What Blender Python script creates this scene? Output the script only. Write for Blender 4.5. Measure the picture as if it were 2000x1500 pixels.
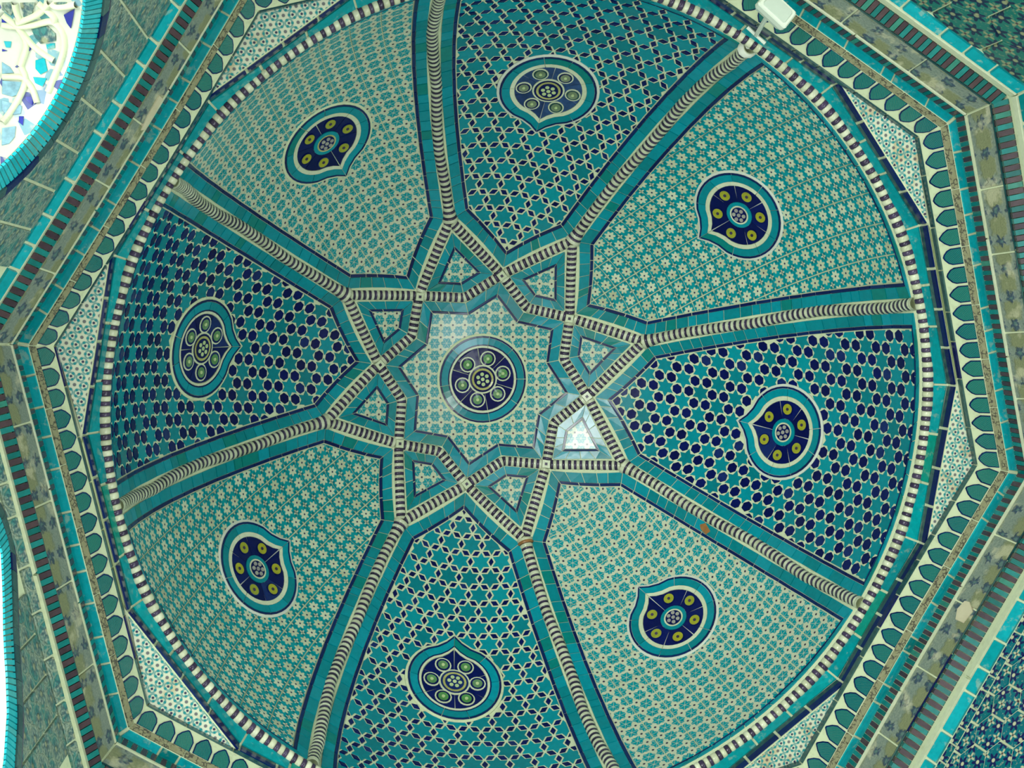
import bpy, math, random
from math import sin, cos, pi, radians, degrees, hypot, atan2, sqrt, tan
from mathutils import Vector, Matrix

for o in list(bpy.data.objects):
    bpy.data.objects.remove(o, do_unlink=True)
random.seed(7)
scene = bpy.context.scene
COL = scene.collection

# ------------------------------------------------------------------ camera, light, exposure
RM = 1.6                                   # dome radius in metres
CAM = Vector((-0.7600, -0.3693, 1.6))      # visitor's eye, off the axis, looking up
ZB = 1.6 + 4.2199                          # springing line of the dome
ta, tb = 0.066134, -0.154045               # tilt of the camera
Rx = Matrix(((1, 0, 0), (0, cos(ta), -sin(ta)), (0, sin(ta), cos(ta))))
Ry = Matrix(((cos(tb), 0, sin(tb)), (0, 1, 0), (-sin(tb), 0, cos(tb))))
RT = Rx @ Ry
cam_d = bpy.data.cameras.new('camera')
cam = bpy.data.objects.new('camera', cam_d)
COL.objects.link(cam)
scene.camera = cam
cam_d.sensor_width = 36.0
cam_d.lens = 2200.0 / 2000.0 * 36.0
cam_d.clip_start = 0.05
m3 = Matrix((RT[0], -RT[1], -RT[2])).transposed()
cam.matrix_world = Matrix.Translation(CAM) @ m3.to_4x4()

world = bpy.data.worlds.new('world')
scene.world = world
world.use_nodes = True
bg = world.node_tree.nodes['Background']
bg.inputs[0].default_value = (0.93, 1.0, 0.98, 1)
bg.inputs[1].default_value = 1.5


def area(name, loc, target, size, power, color, size_y=None):
    d = bpy.data.lights.new(name, 'AREA')
    d.energy = power
    d.color = color
    d.size = size
    if size_y:
        d.shape = 'RECTANGLE'
        d.size_y = size_y
    o = bpy.data.objects.new(name, d)
    COL.objects.link(o)
    o.location = loc
    o.rotation_euler = (Vector(target) - Vector(loc)).to_track_quat('-Z', 'Y').to_euler()
    return o


area('doorway_daylight', (1.5, 1.7, 1.6), (-1.6, -1.0, 5.0), 1.0, 36, (0.86, 0.95, 1.0), 2.0)
opp = area('opposite_doorway_daylight', (-2.45, -1.38, 1.6), (0.45, 0.5, 7.0), 1.7, 25, (0.95, 1.0, 0.95), 1.9)
opp.data.spread = radians(75)
area('small_lamp', (1.79, -0.32, 1.5), (0.0, 0.1, 7.4), 0.12, 7.0, (1.0, 1.0, 0.95))

vs = scene.view_settings
vs.view_transform = 'Standard'
vs.look = 'None'
vs.exposure = 0.84
vs.gamma = 1.0
vs.use_curve_mapping = False


# ------------------------------------------------------------------ shader helpers
class G:
    def __init__(s, name):
        s.m = bpy.data.materials.new(name)
        s.m.use_nodes = True
        s.t = s.m.node_tree
        s.N = s.t.nodes
        s.p = s.N['Principled BSDF']

    def put(s, sock, v):
        if isinstance(v, bpy.types.NodeSocket):
            s.t.links.new(v, sock)
        else:
            sock.default_value = v

    def math(s, op, a, b=0.0, c=0.0):
        n = s.N.new('ShaderNodeMath')
        n.operation = op
        for i, v in enumerate((a, b, c)):
            s.put(n.inputs[i], v)
        return n.outputs[0]

    def add(s, a, b): return s.math('ADD', a, b)
    def sub(s, a, b): return s.math('SUBTRACT', a, b)
    def mul(s, a, b): return s.math('MULTIPLY', a, b)
    def div(s, a, b): return s.math('DIVIDE', a, b)
    def lt(s, a, b): return s.math('LESS_THAN', a, b)
    def gt(s, a, b): return s.math('GREATER_THAN', a, b)
    def mn(s, a, b): return s.math('MINIMUM', a, b)
    def mx(s, a, b): return s.math('MAXIMUM', a, b)

    def soft(s, a, b, w):
        """1 where a < b, over a soft edge w"""
        n = s.N.new('ShaderNodeMapRange')
        n.interpolation_type = 'SMOOTHSTEP'
        s.put(n.inputs['Value'], s.sub(a, b))
        n.inputs['From Min'].default_value = -w
        n.inputs['From Max'].default_value = w
        n.inputs['To Min'].default_value = 1
        n.inputs['To Max'].default_value = 0
        return n.outputs[0]

    def mix(s, f, a, b):
        n = s.N.new('ShaderNodeMix')
        n.data_type = 'RGBA'
        s.put(n.inputs[0], f)
        for i, v in ((6, a), (7, b)):
            s.put(n.inputs[i], (*v, 1) if isinstance(v, tuple) and len(v) == 3 else v)
        return n.outputs[2]

    def uv(s):
        n = s.N.new('ShaderNodeUVMap')
        x = s.N.new('ShaderNodeSeparateXYZ')
        s.t.links.new(n.outputs[0], x.inputs[0])
        return n.outputs[0], x.outputs[0], x.outputs[1]

    def noise(s, scale, detail=3.0, vec=None, rough=0.6):
        n = s.N.new('ShaderNodeTexNoise')
        n.inputs['Scale'].default_value = scale
        n.inputs['Detail'].default_value = detail
        n.inputs['Roughness'].default_value = rough
        if vec is None:
            g = s.N.new('ShaderNodeNewGeometry')
            vec = g.outputs['Position']
        s.t.links.new(vec, n.inputs['Vector'])
        return n.outputs[0], n.outputs[1]

    def voronoi(s, scale, vec, feature='F1'):
        n = s.N.new('ShaderNodeTexVoronoi')
        n.feature = feature
        n.inputs['Scale'].default_value = scale
        s.t.links.new(vec, n.inputs['Vector'])
        return n.outputs[0]

    def rnd(s):
        return s.N.new('ShaderNodeObjectInfo').outputs['Random']

    def bump(s, h, strength, dist):
        n = s.N.new('ShaderNodeBump')
        n.inputs['Strength'].default_value = strength
        n.inputs['Distance'].default_value = dist
        s.t.links.new(h, n.inputs['Height'])
        s.t.links.new(n.outputs[0], s.p.inputs['Normal'])

    def done(s, color, rough=0.3, spec=0.5, coat=0.0):
        s.put(s.p.inputs['Base Color'], (*color, 1) if isinstance(color, tuple) and len(color) == 3 else color)
        s.put(s.p.inputs['Roughness'], rough)
        s.p.inputs['Specular IOR Level'].default_value = spec
        s.p.inputs['Coat Weight'].default_value = coat
        s.p.inputs['Coat Roughness'].default_value = 0.08
        return s.m

    def cell(s, u, v, px, py, ox=0.0, oy=0.0):
        """offset from the nearest point of a rectangular lattice px by py"""
        fx = s.mul(s.sub(s.math('FRACT', s.add(s.div(u, px), ox + 0.5)), 0.5), px)
        fy = s.mul(s.sub(s.math('FRACT', s.add(s.div(v, py), oy + 0.5)), 0.5), py)
        r = s.math('SQRT', s.add(s.mul(fx, fx), s.mul(fy, fy)))
        return fx, fy, r

    def hexcell(s, u, v, a, ox=0.0, oy=0.0):
        """offset from the nearest point of a triangular lattice of spacing a"""
        h = a * sqrt(3)
        x1, y1, r1 = s.cell(u, v, a, h, ox, oy)
        x2, y2, r2 = s.cell(u, v, a, h, ox + .5, oy + .5)
        k = s.lt(r2, r1)
        x = s.add(x1, s.mul(k, s.sub(x2, x1)))
        y = s.add(y1, s.mul(k, s.sub(y2, y1)))
        return x, y, s.mn(r1, r2)

    def lobes(s, x, y, n, ph=0.0):
        return s.math('COSINE', s.add(s.mul(s.math('ARCTAN2', y, x), float(n)), ph))


CREAM = (0.56, 0.62, 0.40)
CREAM_D = (0.40, 0.44, 0.29)
TURQ = (0.0, 0.215, 0.235)
NAVY = (0.004, 0.009, 0.085)
DARK = (0.045, 0.032, 0.060)


def glaze(name, c1, c2, rough=0.28, mott=0.25, c3=None, spec=0.36, worn=0.0):
    rough *= .62
    g = G(name)
    r = g.rnd()
    col = g.mix(r, c1, c2)
    if c3:
        col = g.mix(g.gt(g.math('FRACT', g.mul(r, 7.31)), 0.90), col, c3)
    n, _ = g.noise(45.0, 4.0)
    f = g.add(1 - mott * .5, g.mul(g.sub(n, 0.5), mott * 2))
    mm = g.N.new('ShaderNodeVectorMath')
    mm.operation = 'SCALE'
    g.t.links.new(col, mm.inputs[0])
    g.put(mm.inputs['Scale'], f)
    col = mm.outputs[0]
    if worn:
        n2, _ = g.noise(26.0, 6.0)
        col = g.mix(g.mul(g.soft(0.62, n2, .05), worn), col, CREAM_D)
    m1, _ = g.noise(9.0, 2.0)
    g.bump(m1, 0.10, 0.01)
    return g.done(col, rough, spec)


M_PLASTER = None
g = G('plaster')
n, _ = g.noise(30.0, 5.0)
n2, _ = g.noise(3.0, 3.0)
c = g.mix(n2, CREAM, (0.50, 0.56, 0.37))
c = g.mix(g.mul(g.soft(n, .38, .1), .5), c, (0.36, 0.38, 0.24))
g.bump(n, .3, .004)
M_PLASTER = g.done(c, .75, .3)
M_PATCH = None
g = G('repair_plaster')
n, _ = g.noise(20.0, 4.0)
M_PATCH = g.done(g.mix(n, (0.36, 0.32, 0.20), (0.50, 0.47, 0.34)), .7, .3)
g = G('white_lime_plaster')
n, _ = g.noise(14.0, 5.0)
g.bump(n, .4, .006)
M_WHITE = g.done(g.mix(n, (0.46, 0.50, 0.42), (0.60, 0.63, 0.55)), .7, .3)
g = G('painted_vault_plaster')
n, nc = g.noise(20.0, 4.0)
geo = g.N.new('ShaderNodeNewGeometry').outputs['Position']
vr = g.N.new('ShaderNodeTexVoronoi')
vr.inputs['Scale'].default_value = 24.0
g.t.links.new(geo, vr.inputs['Vector'])
sx = g.N.new('ShaderNodeSeparateXYZ')
g.t.links.new(vr.outputs['Color'], sx.inputs[0])
ed = g.voronoi(24.0, geo, 'DISTANCE_TO_EDGE')
cell = g.mul(g.gt(ed, .10), g.soft(n, .62, .08))
base = g.mix(n, (0.40, 0.43, 0.33), (0.54, 0.57, 0.48))
col = g.mix(g.mul(cell, g.mul(g.gt(sx.outputs[0], .72), .9)), base, (0.03, 0.20, 0.24))
col = g.mix(g.mul(cell, g.mul(g.lt(sx.outputs[0], .12), .9)), col, (0.03, 0.045, 0.22))
col = g.mix(g.mul(cell, g.mul(g.gt(sx.outputs[1], .70), .6)), col, (0.22, 0.36, 0.42))
g.bump(n, .4, .006)
M_VAULT = g.done(col, .6, .3)

M_TURQ = glaze('turquoise_glaze', (0.0, 0.185, 0.215), (0.0, 0.265, 0.340), .25, .22, (0.0, 0.19, 0.175))
M_TQB = glaze('bright_turquoise_glaze', (0.0, 0.27, 0.31), (0.005, 0.36, 0.42), .25, .3, (0.0, 0.17, 0.18), worn=.35)
M_TQD = glaze('drum_turquoise_glaze', (0.0, 0.22, 0.25), (0.0, 0.30, 0.33), .22, .3, (0.0, 0.26, 0.20), worn=.25)
M_ABR = glaze('arch_brick_glaze', (0.0, 0.36, 0.42), (0.02, 0.46, 0.52), .25, .25, (0.05, 0.40, 0.42))
M_RUST = glaze('orange_stained_clay', (0.30, 0.13, 0.03), (0.34, 0.16, 0.05), .6, .4)
M_STAR = glaze('star_turquoise_glaze', (0.0, 0.165, 0.200), (0.0, 0.245, 0.305), .25, .2, (0.0, 0.26, 0.31))
M_NAVY = glaze('navy_glaze', (0.001, 0.003, 0.065), (0.002, 0.007, 0.105), .22, .35, (0.008, 0.022, 0.13), spec=.25)
M_EDGE = glaze('navy_edge_glaze', (0.002, 0.008, 0.070), (0.002, 0.02, 0.11), .25, .3, spec=.3)
M_CREAMB = glaze('cream_band_glaze', (0.50, 0.53, 0.35), (0.63, 0.66, 0.48), .3, .3)
M_DARKB = glaze('dark_band_glaze', (0.032, 0.021, 0.052), (0.066, 0.046, 0.100), .3, .35)
M_CREAM = glaze('cream_glaze', (0.55, 0.60, 0.40), (0.62, 0.66, 0.48), .35, .2)
M_OLIVE = glaze('olive_yellow_glaze', (0.36, 0.36, 0.02), (0.30, 0.33, 0.03), .3, .3)
M_GREEN = glaze('leaf_green_glaze', (0.08, 0.26, 0.07), (0.13, 0.25, 0.12), .3, .3)
M_PALEG = glaze('pale_green_glaze', (0.42, 0.55, 0.26), (0.5, 0.6, 0.3), .3, .2)
M_BLUE = glaze('cobalt_glaze', (0.012, 0.02, 0.25), (0.02, 0.03, 0.32), .25, .3)
M_PALEB = glaze('pale_blue_glaze', (0.22, 0.42, 0.50), (0.3, 0.48, 0.58), .3, .5)
M_BROWN = glaze('aubergine_glaze', (0.040, 0.026, 0.040), (0.075, 0.045, 0.055), .3, .4)
M_CHTEAL = glaze('bar_teal_glaze', (0.0, 0.11, 0.105), (0.01, 0.21, 0.20), .25, .3, (0.03, 0.20, 0.15))
M_GREYTEAL = glaze('grey_teal_glaze', (0.01, 0.06, 0.07), (0.06, 0.13, 0.12), .35, .5, NAVY)
M_SEED = glaze('pinkish_grey_glaze', (0.30, 0.28, 0.27), (0.36, 0.36, 0.30), .35, .3)
M_YELLOW = glaze('pale_yellow_glaze', (0.42, 0.42, 0.13), (0.48, 0.48, 0.2), .3, .3)
M_LAMPW = glaze('white_lamp_enamel', (0.60, 0.66, 0.56), (0.62, 0.68, 0.58), .4, .06)
M_LAMPG = glaze('frosted_lamp_glass', (0.47, 0.54, 0.47), (0.47, 0.54, 0.47), .25, .08)


def floral_big():
    g = G('white_flower_tile_glaze')
    vec, u, v = g.uv()
    p = 0.068
    x, y, r = g.cell(u, v, p, p, .5, .5)
    lob = g.lobes(x, y, 7)
    w = g.soft(r, g.mul(g.add(.82, g.mul(lob, .18)), p * .40), p * .035)
    dot = g.soft(r, p * .07, p * .025)
    x2, y2, r2 = g.cell(u, v, p, p, 0.0, 0.0)
    l2 = g.lobes(x2, y2, 4)
    w2 = g.soft(r2, g.mul(g.add(.65, g.mul(l2, .35)), p * .22), p * .03)
    d2 = g.soft(r2, p * .05, p * .025)
    n, _ = g.noise(30, 4)
    rn = g.rnd()
    base = g.mix(n, (0.0, 0.17, 0.185), (0.0, 0.29, 0.335))
    # green leaves about the small flowers
    l3 = g.lobes(x2, y2, 4, pi)
    leaf = g.mul(g.soft(r2, g.mul(g.add(.6, g.mul(l3, .4)), p * .34), p * .02), .55)
    base = g.mix(leaf, base, (0.0, 0.05, 0.07))
    cr = g.mix(g.math('FRACT', g.mul(rn, 5.7)), (0.52, 0.57, 0.41), (0.40, 0.44, 0.29))
    n5, _ = g.noise(8, 3)
    cr = g.mix(g.mul(g.soft(n5, .42, .08), .7), cr, (0.36, 0.38, 0.24))
    c = g.mix(w, base, cr)
    c = g.mix(w2, c, (0.45, 0.47, 0.33))
    c = g.mix(g.mx(dot, d2), c, (0.01, 0.012, 0.07))
    return g.done(c, .2, .36)


def floral_dense():
    g = G('turquoise_rosette_tile_glaze')
    vec, u, v = g.uv()
    p = 0.066
    x, y, r = g.cell(u, v, p, p)
    n, _ = g.noise(60, 3)
    nd, _ = g.noise(90, 2)
    lob = g.lobes(x, y, 6)
    ros = g.soft(g.add(r, g.mul(g.sub(nd, .5), p * .22)), g.mul(g.add(.88, g.mul(lob, .12)), p * .47), p * .03)
    spoke = g.math('ABSOLUTE', g.math('SINE', g.mul(g.math('ARCTAN2', y, x), 3.0)))
    ln = g.soft(g.mul(spoke, r), p * .045, p * .02)
    core = g.soft(r, p * .07, p * .03)
    ros = g.mul(ros, g.sub(1.0, g.mul(g.mx(ln, core), .7)))
    x1, y1, r1 = g.cell(u, v, p, p, .5, .5)
    l1 = g.lobes(x1, y1, 6)
    fw = g.soft(r1, g.mul(g.add(.8, g.mul(l1, .2)), p * .30), p * .03)
    ros = g.mul(ros, g.sub(1.0, fw))
    dot = g.soft(r1, p * .085, p * .03)
    n5, _ = g.noise(7, 3)
    base = g.mix(n5, (0.38, 0.41, 0.28), (0.55, 0.58, 0.43))
    teal = g.mix(n, (0.0, 0.17, 0.185), (0.0, 0.29, 0.335))
    c = g.mix(ros, base, teal)
    c = g.mix(dot, c, (0.02, 0.012, 0.05))
    return g.done(c, .2, .36)


def spandrel_mat():
    g = G('white_girih_tile_glaze')
    vec, u, v = g.uv()
    a = 0.056
    x, y, r = g.hexcell(u, v, a)
    lob = g.lobes(x, y, 6, pi)
    ring = g.soft(g.math('ABSOLUTE', g.sub(r, a * .36)), a * .085, a * .025)
    teal = g.mul(ring, g.soft(.15, lob, .35))
    x1, y1, r1 = g.hexcell(u, v, a, .5, 1 / 6)
    x2, y2, r2 = g.hexcell(u, v, a, 0.0, 1 / 3)
    rd = g.mn(r1, r2)
    bow = g.soft(g.math('ABSOLUTE', g.sub(rd, a * .24)), a * .05, a * .02)
    teal = g.mx(teal, g.mul(bow, .75))
    dot = g.mx(g.soft(rd, a * .085, a * .03), g.mul(g.soft(r, a * .11, a * .03), .8))
    n, _ = g.noise(12, 4)
    base = g.mix(n, (0.50, 0.54, 0.38), (0.66, 0.68, 0.54))
    base = g.mix(g.mul(g.soft(n, .40, .05), .7), base, (0.45, 0.36, 0.19))
    c = g.mix(teal, base, (0.0, 0.22, 0.24))
    c = g.mix(dot, c, (0.02, 0.02, 0.07))
    return g.done(c, .4, .5)


def leaf_mat():
    g = G('engraved_leaf_glaze')
    vec, u, v = g.uv()
    n, _ = g.noise(38, 4)
    s = g.math('SINE', g.mul(g.add(g.add(u, g.mul(v, .55)), g.mul(n, .01)), 900.0))
    s2 = g.math('SINE', g.mul(g.sub(g.mul(u, .6), g.add(v, g.mul(n, .012))), 700.0))
    rn = g.rnd()
    base = g.mix(rn, (0.0, 0.12, 0.135), (0.012, 0.165, 0.135))
    base = g.mix(g.mul(g.soft(.15, s, .4), .45), base, (0.07, 0.17, 0.12))
    c = g.mix(g.mul(g.soft(.35, s2, .4), .3), base, (0.0, 0.09, 0.11))
    g.bump(s, .4, .002)
    return g.done(c, .2, .36)


def inscription_mat():
    g = G('inscription_band_glaze')
    vec, u, v = g.uv()
    n, nc = g.noise(60, 3)
    w = g.voronoi(70, vec, 'DISTANCE_TO_EDGE')
    n3, _ = g.noise(34, 3, vec)
    mk = g.mul(g.soft(w, .09, .05), g.soft(.50, n3, .04))
    mk = g.mul(mk, g.soft(g.math('ABSOLUTE', g.sub(g.math('FRACT', v), 0.0)), .95, .05))
    base = g.mix(n, (0.15, 0.14, 0.07), (0.27, 0.27, 0.16))
    c = g.mix(g.mul(mk, .85), base, (0.035, 0.03, 0.03))
    g.bump(mk, .6, .003)
    return g.done(c, .5, .4)


def frieze_mat():
    g = G('carved_frieze_glaze')
    vec, u, v = g.uv()
    n, _ = g.noise(60, 4, vec)
    nd, _ = g.noise(22, 3, vec)
    p = .105
    ng, _ = g.noise(130, 3, vec)
    du = g.add(u, g.mul(g.sub(nd, .5), .06))
    dv = g.add(v, g.mul(g.sub(n, .5), .03))
    x, y, r = g.cell(du, dv, p, .125, 0, .5)
    hexd = g.mx(g.math('ABSOLUTE', y), g.add(g.mul(g.math('ABSOLUTE', x), .8), g.mul(g.math('ABSOLUTE', y), .4)))
    blob = g.soft(g.add(hexd, g.mul(g.sub(ng, .5), .012)), .036, .008)
    x2, y2, r2 = g.cell(du, dv, p, .0625, .5, 0)
    lob = g.lobes(x2, y2, 5)
    fl = g.soft(g.add(r2, g.mul(g.sub(ng, .5), .012)), g.mul(g.add(.8, g.mul(lob, .2)), .023), .006)
    core = g.soft(r2, .007, .003)
    hatch = g.math('SINE', g.mul(g.add(u, g.mul(v, 1.3)), 800.0))
    base = g.mix(ng, (0.04, 0.085, 0.085), (0.26, 0.29, 0.22))
    ol = g.mix(g.mul(g.soft(.0, hatch, .5), ng), (0.13, 0.145, 0.06), (0.26, 0.27, 0.13))
    c = g.mix(g.mul(blob, .8), base, ol)
    c = g.mix(g.mul(fl, .85), c, (0.012, 0.035, 0.075))
    c = g.mix(g.mul(core, .6), c, (0.10, 0.18, 0.14))
    n4, _ = g.noise(9, 4)
    c = g.mix(g.mul(g.soft(.60, n4, .05), .6), c, (0.42, 0.41, 0.27))
    hgt = g.add(g.mul(blob, .5), g.add(g.mul(fl, .6), g.mul(ng, .6)))
    g.bump(hgt, .8, .006)
    return g.done(c, .42, .4)


def carved_mat():
    g = G('carved_panel_glaze')
    vec, u, v = g.uv()
    n, _ = g.noise(48, 4, vec)
    nd, _ = g.noise(16, 3, vec)
    du = g.add(u, g.mul(g.sub(nd, .5), .03))
    dv = g.add(v, g.mul(g.sub(n, .5), .02))
    x, y, r = g.hexcell(du, dv, .085)
    lob = g.lobes(x, y, 8)
    fl = g.soft(r, g.mul(g.add(.7, g.mul(lob, .3)), .032), .005)
    core = g.soft(r, .009, .004)
    rim = g.soft(g.math('ABSOLUTE', g.sub(r, .039)), .0035, .002)
    ng, _ = g.noise(110, 3, vec)
    base = g.mix(g.soft(.5, ng, .22), (0.02, 0.085, 0.095), (0.27, 0.33, 0.25))
    base = g.mix(g.mul(g.soft(.53, nd, .05), .75), base, (0.0, 0.15, 0.145))
    c = g.mix(g.mul(fl, .6), base, (0.015, 0.05, 0.075))
    c = g.mix(g.mul(rim, .35), c, (0.26, 0.30, 0.2))
    c = g.mix(g.mul(core, .8), c, (0.26, 0.28, 0.16))
    g.bump(g.add(g.mul(rim, .5), g.add(n, core)), .8, .006)
    return g.done(c, .38, .5)


def hexfield_mat(name='navy_flower_tile_glaze', a=.070, c0=(0.0, 0.10, 0.09), c1=(0.0, 0.13, 0.20), pale=(0.46, 0.47, 0.30), nv=(0.005, 0.008, 0.075)):
    g = G(name)
    vec, u, v = g.uv()
    x, y, r = g.hexcell(u, v, a)
    lob = g.lobes(x, y, 6)
    fl = g.soft(r, g.mul(g.add(.72, g.mul(lob, .28)), a * .40), a * .03)
    core = g.soft(r, a * .10, a * .03)
    x1, y1, r1 = g.hexcell(u, v, a, .5, 1 / 6)
    l1 = g.lobes(x1, y1, 4)
    sm = g.soft(r1, g.mul(g.add(.6, g.mul(l1, .4)), a * .26), a * .03)
    smc = g.soft(r1, a * .06, a * .03)
    n, _ = g.noise(12, 3)
    ng, _ = g.noise(70, 3, vec)
    base = g.mix(n, c0, c1)
    base = g.mix(g.mul(g.soft(.60, ng, .05), .45), base, pale)
    c = g.mix(fl, base, nv)
    c = g.mix(core, c, pale)
    c = g.mix(g.mul(sm, .9), c, pale)
    c = g.mix(smc, c, (0.06, 0.03, 0.04))
    return g.done(c, .2, .36)


M_FBIG, M_FDEN, M_SPAN = floral_big(), floral_dense(), spandrel_mat()
M_LEAF, M_INSC, M_FRIEZE = leaf_mat(), inscription_mat(), frieze_mat()
M_CARVED, M_HEXF = carved_mat(), hexfield_mat()
M_HEXO = hexfield_mat('olive_flower_tile_glaze', .088, (0.0, 0.10, 0.075), (0.02, 0.14, 0.12), (0.22, 0.24, 0.13), (0.008, 0.02, 0.05))

# ------------------------------------------------------------------ surfaces
T0 = radians(-103.7014)                    # azimuth of the first rib
EZ, GZ = 0.0275, 1.04795                   # dome: z = ZB + EZ + GZ * sqrt(R^2 - r^2)
S0 = RM * 1.024                            # metres of arc per radian down from the apex


def squash(P):
    """the room is a little narrower along one diagonal"""
    r = hypot(P.x, P.y)
    w = min(1.0, (r / RM) ** 4)
    th = atan2(P.y, P.x) - T0 - radians(135)
    k = 1 - .013 * w * cos(2 * th)
    return Vector((P.x * k, P.y * k, P.z))


def dome(th, s, h=0.0):
    ps = s / S0
    sp, cp = sin(ps), cos(ps)
    c, d = cos(th), sin(th)
    n = Vector((sp * c, sp * d, cp / GZ))
    n.normalize()
    return Vector((RM * sp * c, RM * sp * d, ZB + EZ + GZ * RM * cp)) - n * h


def dome_plane(X, Y, h=0.0):
    return dome(atan2(Y, X), hypot(X, Y), h)


def gore(mid):
    """map for the panel whose mid azimuth is mid: x metres across, y metres down from the apex"""
    def f(x, y, h=0.0):
        return dome(mid + x / (RM * sin(max(.02, y / S0))), y, h)
    return f


RA = {1: .5, 2: -.2, 3: -.3, 4: .9, 5: 1.0, 6: 1.2, 7: .9, 8: .5}


def rib_az(k):
    return T0 + radians((k - 1) * 45 + RA[(k - 1) % 8 + 1] * .8)


XA = [22.9, 67.94, 113.15, 157.65, -155.99, -112.27, -67.32, -24.12]   # crossings between rib k and k+1
PX, PK, PY = radians(20.35), radians(16.0), radians(31.6)

# octagon sides
SO = {1: 0, 2: -.003, 3: .008, 4: -.004, 5: 0, 6: 0, 7: .008, 8: -.003}


def side_axes(k):
    t = T0 + (k - 1) * pi / 4
    n = Vector((cos(t), sin(t), 0))
    return n, Vector((-n.y, n.x, 0))


def ap_of(k, ap):
    return (ap + SO[(k - 1) % 8 + 1]) * RM


def u_range(k, ap):
    a, b, c = ap_of(k, ap), ap_of(k + 1, ap), ap_of(k - 1, ap)
    q = sqrt(.5)
    return -(c - a * q) / q, (b - a * q) / q


def frust(k, ap1, z1, ap2, z2):
    """map on the band of side k between two levels (units of the dome radius): x metres along, v 0..1 outwards"""
    n, u = side_axes(k)
    d = Vector((ap2 - ap1, 0, z2 - z1))
    nl = Vector((d.z, 0, -d.x)).normalized()      # in (n, z): towards the room
    if nl.x + nl.z > 0:                           # towards the room: inwards or down
        nl = -nl
    r1, r2 = u_range(k, ap1), u_range(k, ap2)

    def f(x, v, h=0.0):
        a = ap_of(k, ap1 + (ap2 - ap1) * v)
        z = ZB + RM * (z1 + (z2 - z1) * v)
        return n * (a + nl.x * h) + u * x + Vector((0, 0, z + nl.z * h))
    f.lo = lambda v: r1[0] + (r2[0] - r1[0]) * v
    f.hi = lambda v: r1[1] + (r2[1] - r1[1]) * v
    f.len = RM * hypot(d.x, d.z)
    return f


def in_view(P, m=170):
    q = RT @ (P - CAM)
    if q.z <= .1:
        return False
    x, y = 1000 + 2200 * q.x / q.z, 750 + 2200 * q.y / q.z
    return -m < x < 2000 + m and -m < y < 1500 + m


# ------------------------------------------------------------------ object helpers
def empty(name, loc, label, cat, group=None):
    o = bpy.data.objects.new(name, None)
    o.empty_display_size = .05
    COL.objects.link(o)
    o.location = squash(Vector(loc))
    o['label'] = label
    o['category'] = cat
    if group:
        o['group'] = group
    return o


def link(name, verts, faces, mats, parent=None, midx=None, uvs=None, smooth=False):
    me = bpy.data.meshes.new(name)
    off = parent.location if parent else Vector((0, 0, 0))
    if parent and parent.parent:
        off = off + parent.parent.location
    me.from_pydata([squash(v) - off for v in verts], [], faces)
    for m in mats:
        me.materials.append(m)
    if midx:
        me.polygons.foreach_set('material_index', midx)
    if smooth:
        me.polygons.foreach_set('use_smooth', [True] * len(faces))
    if uvs:
        l = me.uv_layers.new(name='UVMap')
        flat = []
        for f in faces:
            for i in f:
                flat.extend(uvs[i])
        l.data.foreach_set('uv', flat)
    o = bpy.data.objects.new(name, me)
    COL.objects.link(o)
    if parent:
        o.parent = parent
    return o


def structure(o, label):
    o['kind'] = 'structure'
    o['label'] = label
    return o


def newell(vs):
    n = Vector((0, 0, 0))
    for i in range(len(vs)):
        a, b = vs[i], vs[(i + 1) % len(vs)]
        n += Vector(((a.y - b.y) * (a.z + b.z), (a.z - b.z) * (a.x + b.x), (a.x - b.x) * (a.y + b.y)))
    return n


def area2(p):
    return .5 * sum(p[i][0] * p[(i + 1) % len(p)][1] - p[(i + 1) % len(p)][0] * p[i][1] for i in range(len(p)))


def centroid(p):
    return (sum(q[0] for q in p) / len(p), sum(q[1] for q in p) / len(p))


def slab(poly, f, h0, h1, bevel):
    """vertices, faces, material indices and uvs of one raised piece on the surface f"""
    n = len(poly)
    cx, cy = centroid(poly)
    r = max(1e-6, sum(hypot(q[0] - cx, q[1] - cy) for q in poly) / n)
    k = max(.5, 1 - bevel / r)
    top = [(cx + (q[0] - cx) * k, cy + (q[1] - cy) * k) for q in poly]
    V = [f(q[0], q[1], h0) for q in poly] + [f(q[0], q[1], h1) for q in top]
    want = V[n] - V[0]
    ring = V[n:]
    cap = list(range(n, 2 * n))
    inward = f(cx, cy, h1 + .01) - f(cx, cy, h1)
    flip = newell(ring).dot(inward) < 0
    F = [tuple(reversed(cap)) if flip else tuple(cap)]
    for i in range(n):
        j = (i + 1) % n
        q = (i, j, n + j, n + i)
        F.append(tuple(reversed(q)) if flip else q)
    return V, F, [0] + [1] * n, list(poly) + top


def piece(name, poly, f, mat, parent, h=.005, bevel=.0015, h0=-.002, side=None, uvo=(0, 0), uvk=(1, 1)):
    V, F, MI, UV = slab(poly, f, h0, h, bevel)
    UV = [(q[0] * uvk[0] + uvo[0], q[1] * uvk[1] + uvo[1]) for q in UV]
    if side is None:
        return link(name, V, F, [mat], parent, None, UV)
    return link(name, V, F, [mat, side], parent, MI, UV)


class Many:
    """several pieces joined into one stuff mesh"""
    def __init__(s):
        s.V, s.F, s.U = [], [], []

    def add(s, poly, f, h=.005, bevel=.0015):
        V, F, MI, UV = slab(poly, f, -.002, h, bevel)
        b = len(s.V)
        s.V += V
        s.U += UV
        s.F += [tuple(i + b for i in q) for q in F]

    def build(s, name, mat, parent):
        if s.V:
            o = link(name, s.V, s.F, [mat], parent, None, s.U)
            o['kind'] = 'stuff'


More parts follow.
